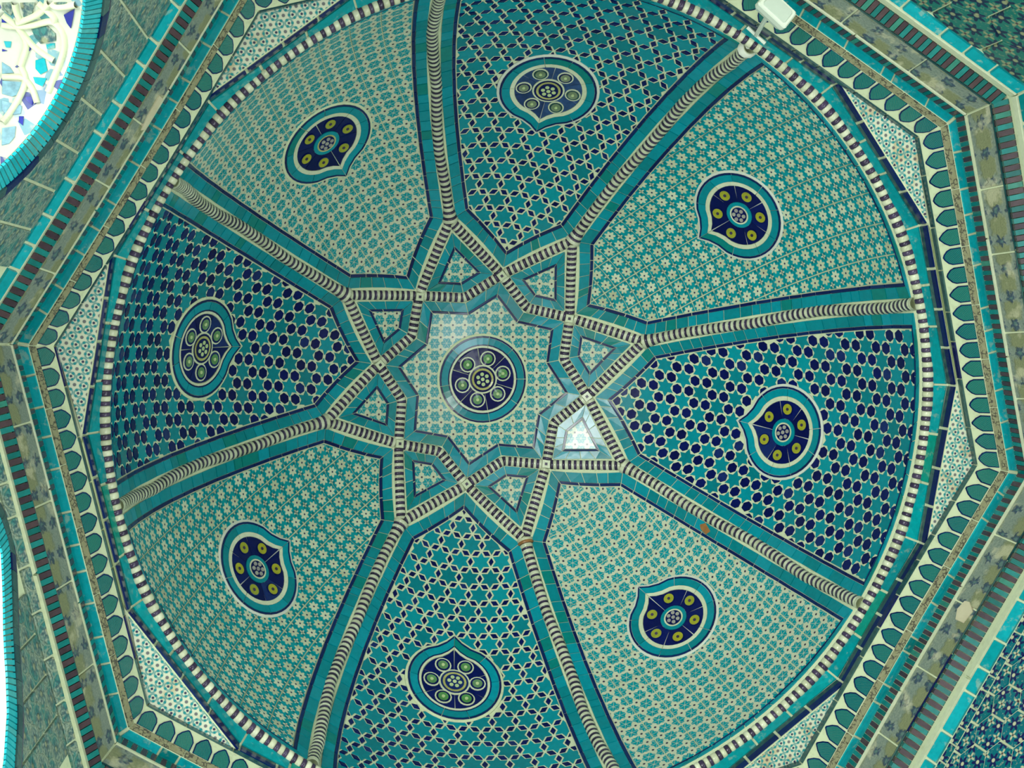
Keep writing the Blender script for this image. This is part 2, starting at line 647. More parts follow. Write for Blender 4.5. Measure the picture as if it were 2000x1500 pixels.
def inset(poly, ds):
    """offset each edge i (i to i+1) of a counter-clockwise polygon inwards by ds[i]"""
    n = len(poly)
    L = []
    for i in range(n):
        a, b = poly[i], poly[(i + 1) % n]
        dx, dy = b[0] - a[0], b[1] - a[1]
        l = hypot(dx, dy)
        nx, ny = -dy / l, dx / l
        L.append((a[0] + nx * ds[i], a[1] + ny * ds[i], dx / l, dy / l))
    out = []
    for i in range(n):
        x1, y1, dx1, dy1 = L[i - 1]
        x2, y2, dx2, dy2 = L[i]
        det = dx1 * dy2 - dy1 * dx2
        if abs(det) < 1e-3:
            out.append((x2, y2))
        else:
            t = ((x2 - x1) * dy2 - (y2 - y1) * dx2) / det
            out.append((x1 + dx1 * t, y1 + dy1 * t))
    return out


def clip(poly, c):
    """Sutherland-Hodgman against a convex counter-clockwise polygon"""
    out = list(poly)
    n = len(c)
    for i in range(n):
        a, b = c[i], c[(i + 1) % n]
        ex, ey = b[0] - a[0], b[1] - a[1]
        src, out = out, []
        for j in range(len(src)):
            p, q = src[j - 1], src[j]
            sp = ex * (p[1] - a[1]) - ey * (p[0] - a[0])
            sq = ex * (q[1] - a[1]) - ey * (q[0] - a[0])
            if (sp >= 0) != (sq >= 0):
                t = sp / (sp - sq)
                out.append((p[0] + (q[0] - p[0]) * t, p[1] + (q[1] - p[1]) * t))
            if sq >= 0:
                out.append(q)
        if len(out) < 3:
            return []
    res = []
    for q in out:
        if not res or hypot(q[0] - res[-1][0], q[1] - res[-1][1]) > 1e-4:
            res.append(q)
    if len(res) > 2 and hypot(res[0][0] - res[-1][0], res[0][1] - res[-1][1]) < 1e-4:
        res.pop()
    return res if len(res) > 2 else []


def hull(p):
    p = sorted(set(p))

    def half(it):
        h = []
        for q in it:
            while len(h) > 1 and (h[-1][0] - h[-2][0]) * (q[1] - h[-2][1]) - (h[-1][1] - h[-2][1]) * (q[0] - h[-2][0]) <= 1e-9:
                h.pop()
            h.append(q)
        return h[:-1]
    return half(p) + half(reversed(p))


def inside(pt, poly):
    x, y = pt
    c = False
    for i in range(len(poly)):
        (x1, y1), (x2, y2) = poly[i - 1], poly[i]
        if (y1 > y) != (y2 > y) and x < (x2 - x1) * (y - y1) / (y2 - y1) + x1:
            c = not c
    return c


def border(poly, dA, dB, edges, f, name, mat, parent, pitch, h, gap=.0034, jitter=.5):
    """a row of tiles between two insets of poly, along the listed edges"""
    n = len(poly)
    A = inset(poly, [dA(i) for i in range(n)])
    B = inset(poly, [dB(i) for i in range(n)])
    for i in edges:
        j = (i + 1) % n
        l = hypot(A[j][0] - A[i][0], A[j][1] - A[i][1])
        if l < .01:
            continue
        m = max(1, round(l / pitch + random.uniform(-jitter, jitter)))
        cut = [0] + sorted((q + random.uniform(-.22, .22)) / m for q in range(1, m)) + [1]
        for a, b in zip(cut[:-1], cut[1:]):
            e = gap * .5 / l
            a2, b2 = a + e, b - e
            lp = lambda P, t: (P[i][0] + (P[j][0] - P[i][0]) * t, P[i][1] + (P[j][1] - P[i][1]) * t)
            q = [lp(A, a2), lp(A, b2), lp(B, b2), lp(B, a2)]
            if not in_view(f(*centroid(q))):
                continue
            piece(name, q, f, mat, parent, h, .0012)


# ------------------------------------------------------------------ the floor far below
g = G('stone_floor')
n, _ = g.noise(6.0, 4.0)
M_FLOOR = g.done(g.mix(n, (0.12, 0.115, 0.10), (0.20, 0.19, 0.17)), .6, .4)
structure(link('floor', [Vector(p) for p in ((-3, -3, 0), (3, -3, 0), (3, 3, 0), (-3, 3, 0), (-3, -3, -.2), (3, -3, -.2), (3, 3, -.2), (-3, 3, -.2))],
               [(0, 1, 2, 3), (7, 6, 5, 4), (0, 4, 5, 1), (1, 5, 6, 2), (2, 6, 7, 3), (3, 7, 4, 0)], [M_FLOOR], None), 'pale stone floor under the dome')

# ------------------------------------------------------------------ dome shell
V, F = [], []
NT, NS = 128, 48
for i in range(1, NS + 1):
    for j in range(NT):
        V.append(dome(2 * pi * j / NT, S0 * radians(90) * i / NS))
V.append(dome(0, 0))
for i in range(NS - 1):
    for j in range(NT):
        a, b = i * NT + j, i * NT + (j + 1) % NT
        F.append((a, b, b + NT, a + NT))
for j in range(NT):
    F.append((len(V) - 1, (j + 1) % NT, j))
# outer skin so the shell has thickness
b0 = len(V)
for i in range(1, NS + 1):
    for j in range(NT):
        V.append(dome(2 * pi * j / NT, S0 * radians(90) * i / NS, -.25))
V.append(dome(0, 0, -.25))
for i in range(NS - 1):
    for j in range(NT):
        a, b = b0 + i * NT + j, b0 + i * NT + (j + 1) % NT
        F.append((a + NT, b + NT, b, a))
for j in range(NT):
    F.append((b0 + j, b0 + (j + 1) % NT, len(V) - 1))
for j in range(NT):
    a, b = (NS - 1) * NT + j, (NS - 1) * NT + (j + 1) % NT
    F.append((a, b, b0 + b, b0 + a))
ceiling = structure(link('ceiling', V, F, [M_PLASTER], None, smooth=True), 'cream plaster dome shell showing as the joints between the glazed tiles')

# ------------------------------------------------------------------ ribs and woven strands
def path_fn(pts):
    """arc-length walk along a polyline in the dome plane"""
    L = [0]
    for a, b in zip(pts[:-1], pts[1:]):
        L.append(L[-1] + hypot(b[0] - a[0], b[1] - a[1]))

    def at(s):
        s = min(max(s, 0), L[-1])
        i = 0
        while i < len(L) - 2 and L[i + 1] < s:
            i += 1
        t = (s - L[i]) / max(1e-9, L[i + 1] - L[i])
        a, b = pts[i], pts[i + 1]
        return a[0] + (b[0] - a[0]) * t, a[1] + (b[1] - a[1]) * t
    at.length = L[-1]
    return at


def chaikin(p, n=2):
    for _ in range(n):
        q = [p[0]]
        for a, b in zip(p[:-1], p[1:]):
            q += [(a[0] * .75 + b[0] * .25, a[1] * .75 + b[1] * .25), (a[0] * .25 + b[0] * .75, a[1] * .25 + b[1] * .75)]
        p = q + [p[-1]]
    return p


def band(name, at, s0, s1, rho, prof, mat, parent, hk=1.0, base=-.003):
    """one short half-round ring of a rib"""
    NA = 8
    V, F, U = [], [], []
    for i, (t, k) in enumerate(prof):
        s = s0 + (s1 - s0) * t
        x, y = at(s)
        xa, ya = at(s - .012)
        xb, yb = at(s + .012)
        tx, ty = xb - xa, yb - ya
        l = hypot(tx, ty)
        px, py = -ty / l, tx / l
        P = dome_plane(x, y)
        lat = (dome_plane(x + px * .01, y + py * .01) - dome_plane(x - px * .01, y - py * .01)).normalized()
        nin = (dome_plane(x, y, .01) - P).normalized()
        r = rho(s) if callable(rho) else rho
        for j in range(NA + 1):
            al = pi * j / NA
            V.append(P + lat * (r * k * cos(al)) + nin * (base + r * k * hk * sin(al)))
    for i in range(len(prof) - 1):
        for j in range(NA):
            a = i * (NA + 1) + j
            F.append((a, a + 1, a + NA + 2, a + NA + 1))
    F.append(tuple(range(NA + 1)))
    e = (len(prof) - 1) * (NA + 1)
    F.append(tuple(reversed(range(e, e + NA + 1))))
    nn = newell([V[i] for i in F[NA // 2]])
    if nn.dot(dome_plane(*at(s0), .01) - dome_plane(*at(s0))) < 0:
        F = [tuple(reversed(q)) for q in F]
    o = link(name, V, F, [mat], parent, smooth=True)
    return o


CREAM_P = [(0, .90), (.25, .985), (.75, .985), (1, .90)]
DARK_P = [(0, .90), (.5, .93), (1, .90)]


def beads(at, parent, pitch, rho, hk=1.0, s_from=0.0, s_to=None, skip=(), last=True, cream=.55):
    s_to = at.length if s_to is None else s_to
    n = max(1, round((s_to - s_from) / pitch))
    p = (s_to - s_from) / n
    for i in range(n):
        a = s_from + i * p
        if any(lo < a + p / 2 < hi for lo, hi in skip):
            continue
        if not in_view(dome_plane(*at(a))):
            continue
        w = cream + random.uniform(-.06, .06)
        band('cream_bead', at, a, a + p * w, rho, CREAM_P, M_CREAMB, parent, hk)
        if i < n - 1 or last:
            band('dark_ring', at, a + p * w, a + p, rho, DARK_P, M_DARKB, parent, hk)
        else:
            band('cream_bead', at, a + p * w, a + p, rho, CREAM_P, M_CREAMB, parent, hk)


def polar(th, ps):
    s = S0 * ps
    return (s * cos(th), s * sin(th))


RIBL = {1: 'running up to the top edge of the picture', 2: 'ending at the small white lamp',
        3: 'running out to the middle of the right side', 4: 'running to the lower right past a chipped orange spot',
        5: 'starting at the orange-stained fork at the bottom', 6: 'running down the lower left of the bottom star mosaic',
        7: 'under the left hexagon mosaic', 8: 'above the left hexagon mosaic'}
for k in range(1, 9):
    az = rib_az(k)
    pts = [polar(az, PY)] + [polar(az + radians(.35 * sin(q * 1.7 + k)), PY + (radians(89.6) - PY) * q / 8) for q in range(1, 9)]
    at = path_fn(pts)
    root = empty('dome_rib', dome(az, S0 * radians(60)), 'ringed cream and dark rib ' + RIBL[k], 'rib', 'ribs of the dome')
    beads(at, root, .0315, lambda s: .0285 + .017 * max(0, 1 - s / .085) ** 1.3, 1.0, -.0, last=False)
    if k == 5:
        st = band('stained_bead', at, .012, .030, .043, CREAM_P, M_RUST, root)
        st['label'] = 'orange-brown stained ring'

Xp = [polar(T0 + radians(a), PX) for a in XA]
STL = {1: 'top', 2: 'upper right', 3: 'right', 4: 'lower right', 5: 'bottom', 6: 'lower left', 7: 'left', 8: 'upper left'}
for k in range(1, 9):
    # from fork k over a crossing, round the knee at rib k+1, over the next crossing to fork k+2
    k1, k2 = k % 8 + 1, (k + 1) % 8 + 1
    Y1, Y2 = polar(rib_az(k), PY), polar(rib_az(k2), PY)
    xa, xb = Xp[k - 1], Xp[k1 - 1]
    kn = polar(rib_az(k1), PK)
    d = lambda a, b, t: (a[0] + (b[0] - a[0]) * t, a[1] + (b[1] - a[1]) * t)
    pts = [Y1, xa, d(xa, kn, .8)] + chaikin([d(xa, kn, .8), kn, d(xb, kn, .8)], 2)[1:-1] + [d(xb, kn, .8), xb, Y2]
    at = path_fn(pts)
    l1 = hypot(xa[0] - Y1[0], xa[1] - Y1[1])
    l2 = hypot(xb[0] - Y2[0], xb[1] - Y2[1])
    root = empty('woven_strand', dome_plane(*kn), 'banded cream and dark strand bending close by the %s of the central medallion' % STL[k1], 'strand', 'strands of the woven star')
    L = at.length
    e = .024
    beads(at, root, .0310, .0285, .78, .016, l1 - e, cream=.49)
    beads(at, root, .0310, .0285, .78, l1 + e, L - l2 - e, cream=.49)
    beads(at, root, .0310, .0285, .78, L - l2 + e, L - .016, cream=.49)
    # the square tile on its first crossing
    c = at(l1)
    c2 = at(l1 + .02)
    ang = atan2(c2[1] - c[1], c2[0] - c[0])

    def sq(w):
        return [(c[0] + w * cos(ang + q * pi / 2 + pi / 4), c[1] + w * sin(ang + q * pi / 2 + pi / 4)) for q in range(4)]
    ct = piece('crossing_tile', sq(.034), dome_plane, M_CREAM, root, .021, .004)
    piece('dark_dot', sq(.0115), dome_plane, M_DARKB, ct, .0225, .001, .018)

# ------------------------------------------------------------------ kites round the star, and the star field
def loop(poly, f, name_prefix, parent, d0, d1, d2, d3, pitch=.08):
    n = len(poly)
    border(poly, lambda i: d0, lambda i: d1, range(n), f, 'turquoise_tile', M_TURQ, parent, pitch, .005, jitter=.3)
    border(poly, lambda i: d1 + .001, lambda i: d2, range(n), f, 'navy_strip', M_EDGE, parent, .12, .0045, jitter=.3)
    return inset(poly, [d3] * n)


for k in range(1, 9):
    kp = (k - 2) % 8                      # index of the crossing before rib k
    poly = [polar(rib_az(k), PY - radians(.6)), Xp[k - 1], polar(rib_az(k), PK), Xp[kp]]
    if area2(poly) < 0:
        poly.reverse()
    root = empty('kite_mosaic', dome_plane(*polar(rib_az(k), radians(23))), 'small turquoise-bordered kite of rosette tile at the %s of the woven star' % STL[k], 'mosaic', 'kites of the woven star')
    q = loop(poly, dome_plane, 'kite', root, .029, .071, .083, .085, .075)
    piece('floral_field', q, dome_plane, M_FDEN, root, .0045, .001, uvo=(k * .031, k * .017))

poly = []
for k in range(8):
    poly.append(Xp[k])
    poly.append(polar(rib_az((k + 1) % 8 + 1), PK))
if area2(poly) < 0:
    poly.reverse()
star = empty('star_mosaic', dome(0, 0), 'eight-pointed rosette-tiled star panel round the central medallion at the crown', 'mosaic')
q = loop(poly, dome_plane, 'star', star, .029, .078, .091, .093, .09)
V, F, U = [], [], []
n = len(q)
CR = .238                                  # central medallion
tips = [i for i in range(n) if hypot(*q[i]) > hypot(*q[i - 1])]
for t in tips:
    quad = [(0, 0), q[t - 1], q[t], q[(t + 1) % n]]
    if area2(quad) < 0:
        quad.reverse()
    for ix in range(-9, 9):
        for iy in range(-9, 9):
            s = .055
            cc = clip([(ix * s, iy * s), (ix * s + s, iy * s), (ix * s + s, iy * s + s), (ix * s, iy * s + s)], quad)
            if not cc or hypot(*centroid(cc)) < CR - .04:
                continue
            b = len(V)
            V += [dome_plane(x, y, .0045) for x, y in cc]
            U += cc
            F.append(tuple(reversed(range(b, b + len(cc)))))
link('floral_field', V, F, [M_FDEN], star, None, U)


# ------------------------------------------------------------------ medallions
def teardrop(rho, D, n=40):
    """outline with its tip on +a; D = rho gives a circle"""
    if D <= rho * 1.02:
        return [(rho * cos(2 * pi * i / n), rho * sin(2 * pi * i / n)) for i in range(n)]
    al = math.acos(rho / D)
    m = n - 5
    arc = [al + (2 * pi - 2 * al) * i / (m - 1) for i in range(m)]
    p = [(rho * cos(t), rho * sin(t)) for t in arc]
    tip = (D, 0.0)
    a, b = p[-1], p[0]
    # slightly hollow flanks towards the tip
    def fl(s, t, k):
        x, y = s[0] + (tip[0] - s[0]) * t, s[1] + (tip[1] - s[1]) * t
        return (x - .012 * rho / .22 * k, y * (1 - .05 * k))
    return p + [fl(a, .35, .8), fl(a, .7, .9), tip, fl(b, .7, .9), fl(b, .35, .8)]


def off(rho, D, d):
    if D <= rho * 1.02:
        return teardrop(rho - d, rho - d)
    return teardrop(rho - d, D - d * 1.22)


def ring_piece(name, A, B, i0, i1, f, mat, parent, h, gap=.0015, sub=None):
    n = len(A)
    idx = [(i0 + q) % n for q in range(i1 - i0 + 1)]
    a = [A[i] for i in idx]
    b = [B[i] for i in idx]

    def pull(p, q, g):
        l = hypot(q[0] - p[0], q[1] - p[1])
        t = min(.3, g / max(l, 1e-6))
        return (p[0] + (q[0] - p[0]) * t, p[1] + (q[1] - p[1]) * t)
    if gap:
        a[0], a[-1] = pull(a[0], a[1], gap), pull(a[-1], a[-2], gap)
        b[0], b[-1] = pull(b[0], b[1], gap), pull(b[-1], b[-2], gap)
    V = [f(*p, -.001) for p in a] + [f(*p, h) for p in a] + [f(*p, h) for p in b] + [f(*p, -.001) for p in b]
    m = len(a)
    F = []
    for i in range(m - 1):
        for r in range(3):
            F.append((r * m + i, r * m + i + 1, (r + 1) * m + i + 1, (r + 1) * m + i))
    F.append((0, m, 2 * m, 3 * m))
    F.append((m - 1, 4 * m - 1, 3 * m - 1, 2 * m - 1))
    c = centroid(a)
    inward = f(*c, .02) - f(*c, 0)
    if newell([V[i] for i in F[1]]).dot(inward) < 0:
        F = [tuple(reversed(x)) for x in F]
    return link(name, V, F, [mat], parent)


def disc(name, c, radii, mats, f, parent, h, n=16):
    """stack of rings: radii from outside in, each with its material, slightly stepped"""
    V, F, MI = [], [], []
    rr = [(radii[0], -.001), (radii[0], h)]
    for i in range(1, len(radii)):
        rr += [(radii[i], h), (radii[i], h + .0012 * i)]
    for r, hh in rr:
        for j in range(n):
            V.append(f(c[0] + r * cos(2 * pi * j / n), c[1] + r * sin(2 * pi * j / n), hh))
    for i in range(len(rr) - 1):
        for j in range(n):
            a, b = i * n + j, i * n + (j + 1) % n
            F.append((a, b, b + n, a + n))
            MI.append(i // 2)
    F.append(tuple((len(rr) - 1) * n + j for j in range(n)))
    MI.append(len(radii) - 1)
    inward = f(c[0], c[1], h + .02) - f(c[0], c[1], h)
    if newell([V[i] for i in F[-1]]).dot(inward) < 0:
        F = [tuple(reversed(x)) for x in F]
    return link(name, V, F, mats, parent, MI)


def medallion(f, center, label, rho, D, kind, rot=0.0, group='medallions of the dome'):
    root = empty('medallion', center, label, 'medallion', group)
    H = .010
    O = off(rho, D, -.012)
    n = len(O)
    # plaster collar under everything
    V = [f(*p, -.002) for p in O] + [f(*p, H * .75) for p in O] + [f(*p, H) for p in off(rho, D, -.004)]
    ctr = len(V)
    V.append(f(0, 0, H * .8))
    inn = [f(*p, H * .8) for p in off(rho, D, .06)]
    V += inn
    F = []
    for i in range(n):
        j = (i + 1) % n
        F += [(i, j, n + j, n + i), (n + i, n + j, 2 * n + j, 2 * n + i), (2 * n + i, 2 * n + j, ctr + 1 + j, ctr + 1 + i), (ctr + 1 + i, ctr + 1 + j, ctr)]
    if newell([V[i] for i in F[3]]).dot(f(0, 0, .02) - f(0, 0, 0)) < 0:
        F = [tuple(reversed(x)) for x in F]
    link('plaster_collar', V, F, [M_WHITE if kind in ('pale', 'olive') else M_PLASTER], root)
    # navy edge, turquoise ring, white band
    def rows(name, d0, d1, mat, h, cuts):
        A, B = off(rho, D, d0), off(rho, D, d1)
        for a, b in zip(cuts[:-1], cuts[1:]):
            ring_piece(name, A, B, a, b, f, mat, root, h)
    tip = n - 3
    base = [tip] + [tip + q for q in (4, 9, 13, 18, 22, 27, 31, 36)] + [tip + n]
    if D <= rho * 1.02:
        base = [0, 4, 9, 15, 19, 25, 31, 35, 40]
    rows('navy_edge', 0, .009, M_EDGE, H + .003, base)
    rows('turquoise_tile', .0105, .046, M_TURQ, H + .004, base)
    thin = kind in ('green', 'thin')
    if thin:
        rows('navy_edge', .0465, .053, M_EDGE, H + .003, [base[0], base[2], base[4], base[6], base[-1]])
        rows('white_band', .0535, .064, M_CREAM, H + .004, [base[0], base[3], base[6], base[-1]])
        fd = .066
    else:
        rows('white_band', .047, .067, M_CREAM, H + .004, [base[0], base[2], base[3], base[5], base[7], base[-1]])
        fd = .068
    # six navy field tiles
    B = off(rho, D, fd)
    ri = .066 * rho / .222
    st = [round(n * q / 6) for q in range(7)]
    sh = tip if D > rho * 1.02 else 2
    for q in range(6):
        idx = [(sh + i) % n for i in range(st[q], st[q + 1] + 1)]
        outer = [B[i] for i in idx]
        a0, a1 = atan2(outer[0][1], outer[0][0]), atan2(outer[-1][1], outer[-1][0])
        while a1 < a0:
            a1 += 2 * pi
        g = .0016 if kind != 'olive' else .002
        def sh_(p, an, s):
            return (p[0] - sin(an) * g * s, p[1] + cos(an) * g * s)
        outer[0], outer[-1] = sh_(outer[0], a0, 1), sh_(outer[-1], a1, -1)
        inner = [(ri * cos(a1 + (a0 - a1) * t / 5), ri * sin(a1 + (a0 - a1) * t / 5)) for t in range(6)]
        piece('field_tile', outer + inner, f, M_NAVY if kind != 'pale' else M_BLUEF, root, H + .002, .0006, h0=0)
    sc = rho / .222
    rr = (.114 if not thin else .108) * sc
    for q in range(6):
        an = rot + (q + .5) * pi / 3
        c = (rr * cos(an), rr * sin(an))
        if kind in ('olive', 'dim'):
            disc('roundel', c, [.031 * sc, .026 * sc, .0075 * sc], [M_NAVY, M_OLIVE, M_DARKB], f, root, H + .0055)
        elif kind == 'pale':
            disc('roundel', c, [.037 * sc, .031 * sc, .023 * sc, .007 * sc], [M_CREAM, M_GREYTEAL, M_SEEDG, M_PALEG], f, root, H + .0055)
        else:
            disc('roundel', c, [.040 * sc, .0335 * sc, .024 * sc, .008 * sc], [M_CREAM, M_NAVY, M_GREEN, M_PALEG], f, root, H + .0055)
    if kind in ('olive', 'dim'):
        m = [M_TURQ, M_CREAM, M_NAVY] if kind == 'olive' else [M_TURQ, M_YELLOW, M_NAVY]
        boss = disc('boss', (0, 0), [.066 * sc, .048 * sc, .040 * sc], m, f, root, H + .006, 24)
        seed = M_SEED
    else:
        m = [M_CREAM, M_NAVY, M_YELLOW if kind != 'white' else M_CREAM, M_NAVY]
        boss = disc('boss', (0, 0), [.074 * sc, .066 * sc, .056 * sc, .045 * sc], m, f, root, H + .006, 24)
        seed = M_PALEG
    for q in range(7):
        c = (0, 0) if q == 6 else (.026 * sc * cos(q * pi / 3 + .4), .026 * sc * sin(q * pi / 3 + .4))
        disc('boss_dot', c, [.0098 * sc], [seed], f, boss, H + .0115, 10)
    return root


M_SEEDG = glaze('faded_green_glaze', (0.16, 0.24, 0.13), (0.22, 0.27, 0.17), .35, .4)
M_BLUEF = glaze('faded_blue_glaze', (0.015, 0.035, 0.13), (0.03, 0.08, 0.22), .25, .5)
TA = [22.24, 67.71, 112.34, 158.65, -156.16, -112.01, -66.94, -22.10]
FA = [21.74, 67.33, 113.32, 156.11, -156.37, -111.01, -68.67, -22.30]
KIND = ['pale', 'olive', 'olive', 'olive', 'green', 'olive', 'green', 'dim']
ML = ['pear-shaped medallion with faded grey roundels and yellow boss in the topmost star mosaic',
      'pear-shaped medallion with olive roundels in the upper right white-flower mosaic',
      'pear-shaped medallion with olive roundels and scratched boss in the right hexagon mosaic',
      'pear-shaped medallion with olive roundels in the lower right rosette mosaic',
      'pear-shaped medallion with white-ringed green roundels in the bottom star mosaic',
      'pear-shaped medallion with olive roundels in the lower left white-flower mosaic',
      'pear-shaped medallion with white-ringed green roundels in the left hexagon mosaic',
      'pear-shaped medallion with dim olive roundels in the upper left rosette mosaic']
MED = []
for k in range(8):
    aT, aF = radians(TA[k]), radians(FA[k])
    s_far, s_tip = S0 * radians(67.3), S0 * radians(50.0)
    rho = .222
    sc_ = s_far - rho
    az = T0 + aF + (aT - aF) * rho / (s_far - s_tip)
    rm = RM * sin(sc_ / S0)
    tilt = math.asin(max(-1, min(1, (aT - aF) * rm / (s_far - s_tip))))
    fg = gore(az)

    def f(a, b, h=0.0, fg=fg, sc_=sc_, tilt=tilt):
        # a towards the apex, b sideways
        x = a * sin(tilt) + b * cos(tilt)
        y = sc_ - a * cos(tilt) + b * sin(tilt)
        return fg(x, y, h)
    D = sc_ - s_tip
    medallion(f, f(0, 0, 0), ML[k], rho, D, KIND[k])
    out = off(rho, D, .004)
    MED.append((az, [(a * sin(tilt) + b * cos(tilt), sc_ - a * cos(tilt) + b * sin(tilt)) for a, b in out]))
medallion(dome_plane, dome(0, 0), 'round medallion with six white-ringed green roundels at the crown of the dome', CR, CR, 'green', .25, None)

# ------------------------------------------------------------------ the eight gores
PL = ['star_and_lozenge', 'white_flower', 'star_and_hexagon', 'rosette', 'star_and_lozenge', 'white_flower', 'star_and_hexagon', 'rosette']
PLAB = ['gore of turquoise stars and navy lozenges at the top of the dome',
        'gore of white-flower tiles at the upper right, under the small lamp',
        'gore of turquoise stars and navy hexagons on the right of the dome',
        'gore of pale turquoise rosette tiles at the lower right of the dome',
        'gore of turquoise stars and navy lozenges at the bottom of the dome',
        'gore of white-flower tiles at the lower left of the dome',
        'foreshortened gore of turquoise stars and navy hexagons on the left of the dome',
        'gore of grey-green rosette tiles at the upper left of the dome']
RIM = S0 * radians(89.2)


def star6(cx, cy, R, r, ph):
    return [(cx + (R if i % 2 == 0 else r) * cos(ph + i * pi / 6), cy + (R if i % 2 == 0 else r) * sin(ph + i * pi / 6)) for i in range(12)]


for k in range(1, 9):
    a0, a1 = rib_az(k), rib_az(k % 8 + 1)
    if a1 < a0:
        a1 += 2 * pi
    mid = (a0 + a1) / 2
    hw = (a1 - a0) / 2
    f = gore(mid)
    root = empty('dome_mosaic', f(0, S0 * radians(62)), PLAB[k - 1], 'mosaic', 'mosaics of the dome')
    xo = (T0 + radians(XA[k - 1]) - mid + pi) % (2 * pi) - pi
    poly = [(xo * RM * sin(PX), S0 * PX)]
    sg = [PY + (radians(89.2) - PY) * q / 9 for q in range(10)]
    right = [(hw * RM * sin(p), S0 * p) for p in sg]
    poly += right + [(-x, y) for x, y in reversed(right)]
    if area2(poly) < 0:
        poly.reverse()
    n = len(poly)
    on_rim = lambda i: poly[i][1] > RIM - .001 and poly[(i + 1) % n][1] > RIM - .001
    dA = lambda i: .012 if on_rim(i) else .0300
    dB = lambda i: .030 if on_rim(i) else .0790
    dC = lambda i: .0315 if on_rim(i) else .0803
    dD = lambda i: .041 if on_rim(i) else .0945
    dE = lambda i: .047 if on_rim(i) else .099
    border(poly, dA, dB, range(n), f, 'turquoise_tile', M_TURQ, root, .075, .0055)
    border(poly, dC, dD, range(n), f, 'navy_strip', M_EDGE, root, .105, .005, jitter=.4)
    field = hull(inset(poly, [dE(i) for i in range(n)]))
    maz, mout = MED[k - 1]
    mo = []
    for x, y in mout:                      # medallion outline in this panel's map
        th = maz + x / (RM * sin(y / S0)) - mid
        th = (th + pi) % (2 * pi) - pi
        mo.append((th * RM * sin(y / S0), y))
    kind = PL[k - 1]

    def lay(name, p, mat, store, gap, h=.0048, bevel=.0016):
        full = abs(area2(p))
        c = clip(p, field)
        if not c:
            return
        ar = abs(area2(c))
        if ar < full * (.02 if name == 'floral_tile' else .13) or ar < 5e-5:
            return
        ce = centroid(c)
        if inside(ce, mo) if name != 'floral_tile' else all(inside(q, mo) for q in c):
            return
        store.append((name, c, mat, h, bevel, ce))
    S = []
    if kind == 'star_and_lozenge':
        a = .1065
        for j in range(-20, 22):
            for i in range(-12, 13):
                cx = (i + (j % 2) * .5) * a
                cy = 1.0 + j * a * sqrt(3) / 2
                if not (.4 < cy < 2.7):
                    continue
                gx = .0042
                lay('star_tile', star6(cx, cy, a / sqrt(3) - 2 * gx, a / 3 - gx * 1.15, pi / 6), M_STAR, S, gx)
                for q in range(3):
                    an = q * pi / 3
                    mx, my = cx + cos(an) * a / 2, cy + sin(an) * a / 2
                    L_, W_ = a / (2 * sqrt(3)) - .0072, a / 6 - .0042
                    pn = an + pi / 2
                    lay('lozenge_tile', [(mx + L_ * cos(pn), my + L_ * sin(pn)), (mx - W_ * cos(an), my - W_ * sin(an)),
                                         (mx - L_ * cos(pn), my - L_ * sin(pn)), (mx + W_ * cos(an), my + W_ * sin(an))], M_NAVY, S, gx)
    elif kind == 'star_and_hexagon':
        b = .0655
        a = b * sqrt(3)
        for j in range(-22, 24):
            for i in range(-12, 13):
                # fine lattice runs along y; one point in three is a star
                cx = j * b * sqrt(3) / 2
                base_y = 1.0 + (j % 2) * 1.5 * b + 3 * b * i
                for q in range(3):
                    cy = base_y + q * b
                    if not (.4 < cy < 2.7):
                        continue
                    if q == 0:
                        lay('star_tile', star6(cx, cy, a / 2 - .0066, a / (2 * sqrt(3)) - .0042, 0), M_STAR, S, 0)
                    else:
                        R_ = a / (2 * sqrt(3)) - .0045
                        lay('hexagon_tile', [(cx + R_ * cos(t * pi / 3), cy + R_ * sin(t * pi / 3)) for t in range(6)], M_NAVY, S, 0)
    else:
        tx, t = (.136, .068) if kind == 'white_flower' else (.132, .132)
        mat = M_FBIG if kind == 'white_flower' else M_FDEN
        e = .0019
        for j in range(0, 40):
            for i in range(-9, 10):
                x0, y0 = i * tx, 6 * .068 + j * t
                jt = random.uniform(-.0012, .0012)
                # split every tile so that it follows the curve of the dome
                lay('floral_tile', [(x0 + e, y0 + e), (x0 + tx / 2, y0 + e + jt * .3), (x0 + tx - e, y0 + e), (x0 + tx - e, y0 + t / 2),
                                    (x0 + tx - e, y0 + t - e), (x0 + tx / 2, y0 + t - e), (x0 + e, y0 + t - e), (x0 + e, y0 + t / 2)], mat, S, 0, .0055, .001)
    S = [s for s in S if in_view(f(*s[5]))]
    cnt = {}
    many = {}
    # the pieces nearest the crown show largest
    S.sort(key=lambda s: -abs(area2(s[1])) * cos(min(1.5, s[5][1] / S0)))
    for name, c, mat, h, bevel, ce in S:
        cnt[name] = cnt.get(name, 0) + 1
        if cnt[name] > 298:
            many.setdefault((name, mat), Many()).add(c, f, h, bevel)
        else:
            piece(name, c, f, mat, root, h + random.uniform(-.0006, .0006), bevel)
    for (name, mat), m in many.items():
        m.build('small_' + name + 's', mat, root)

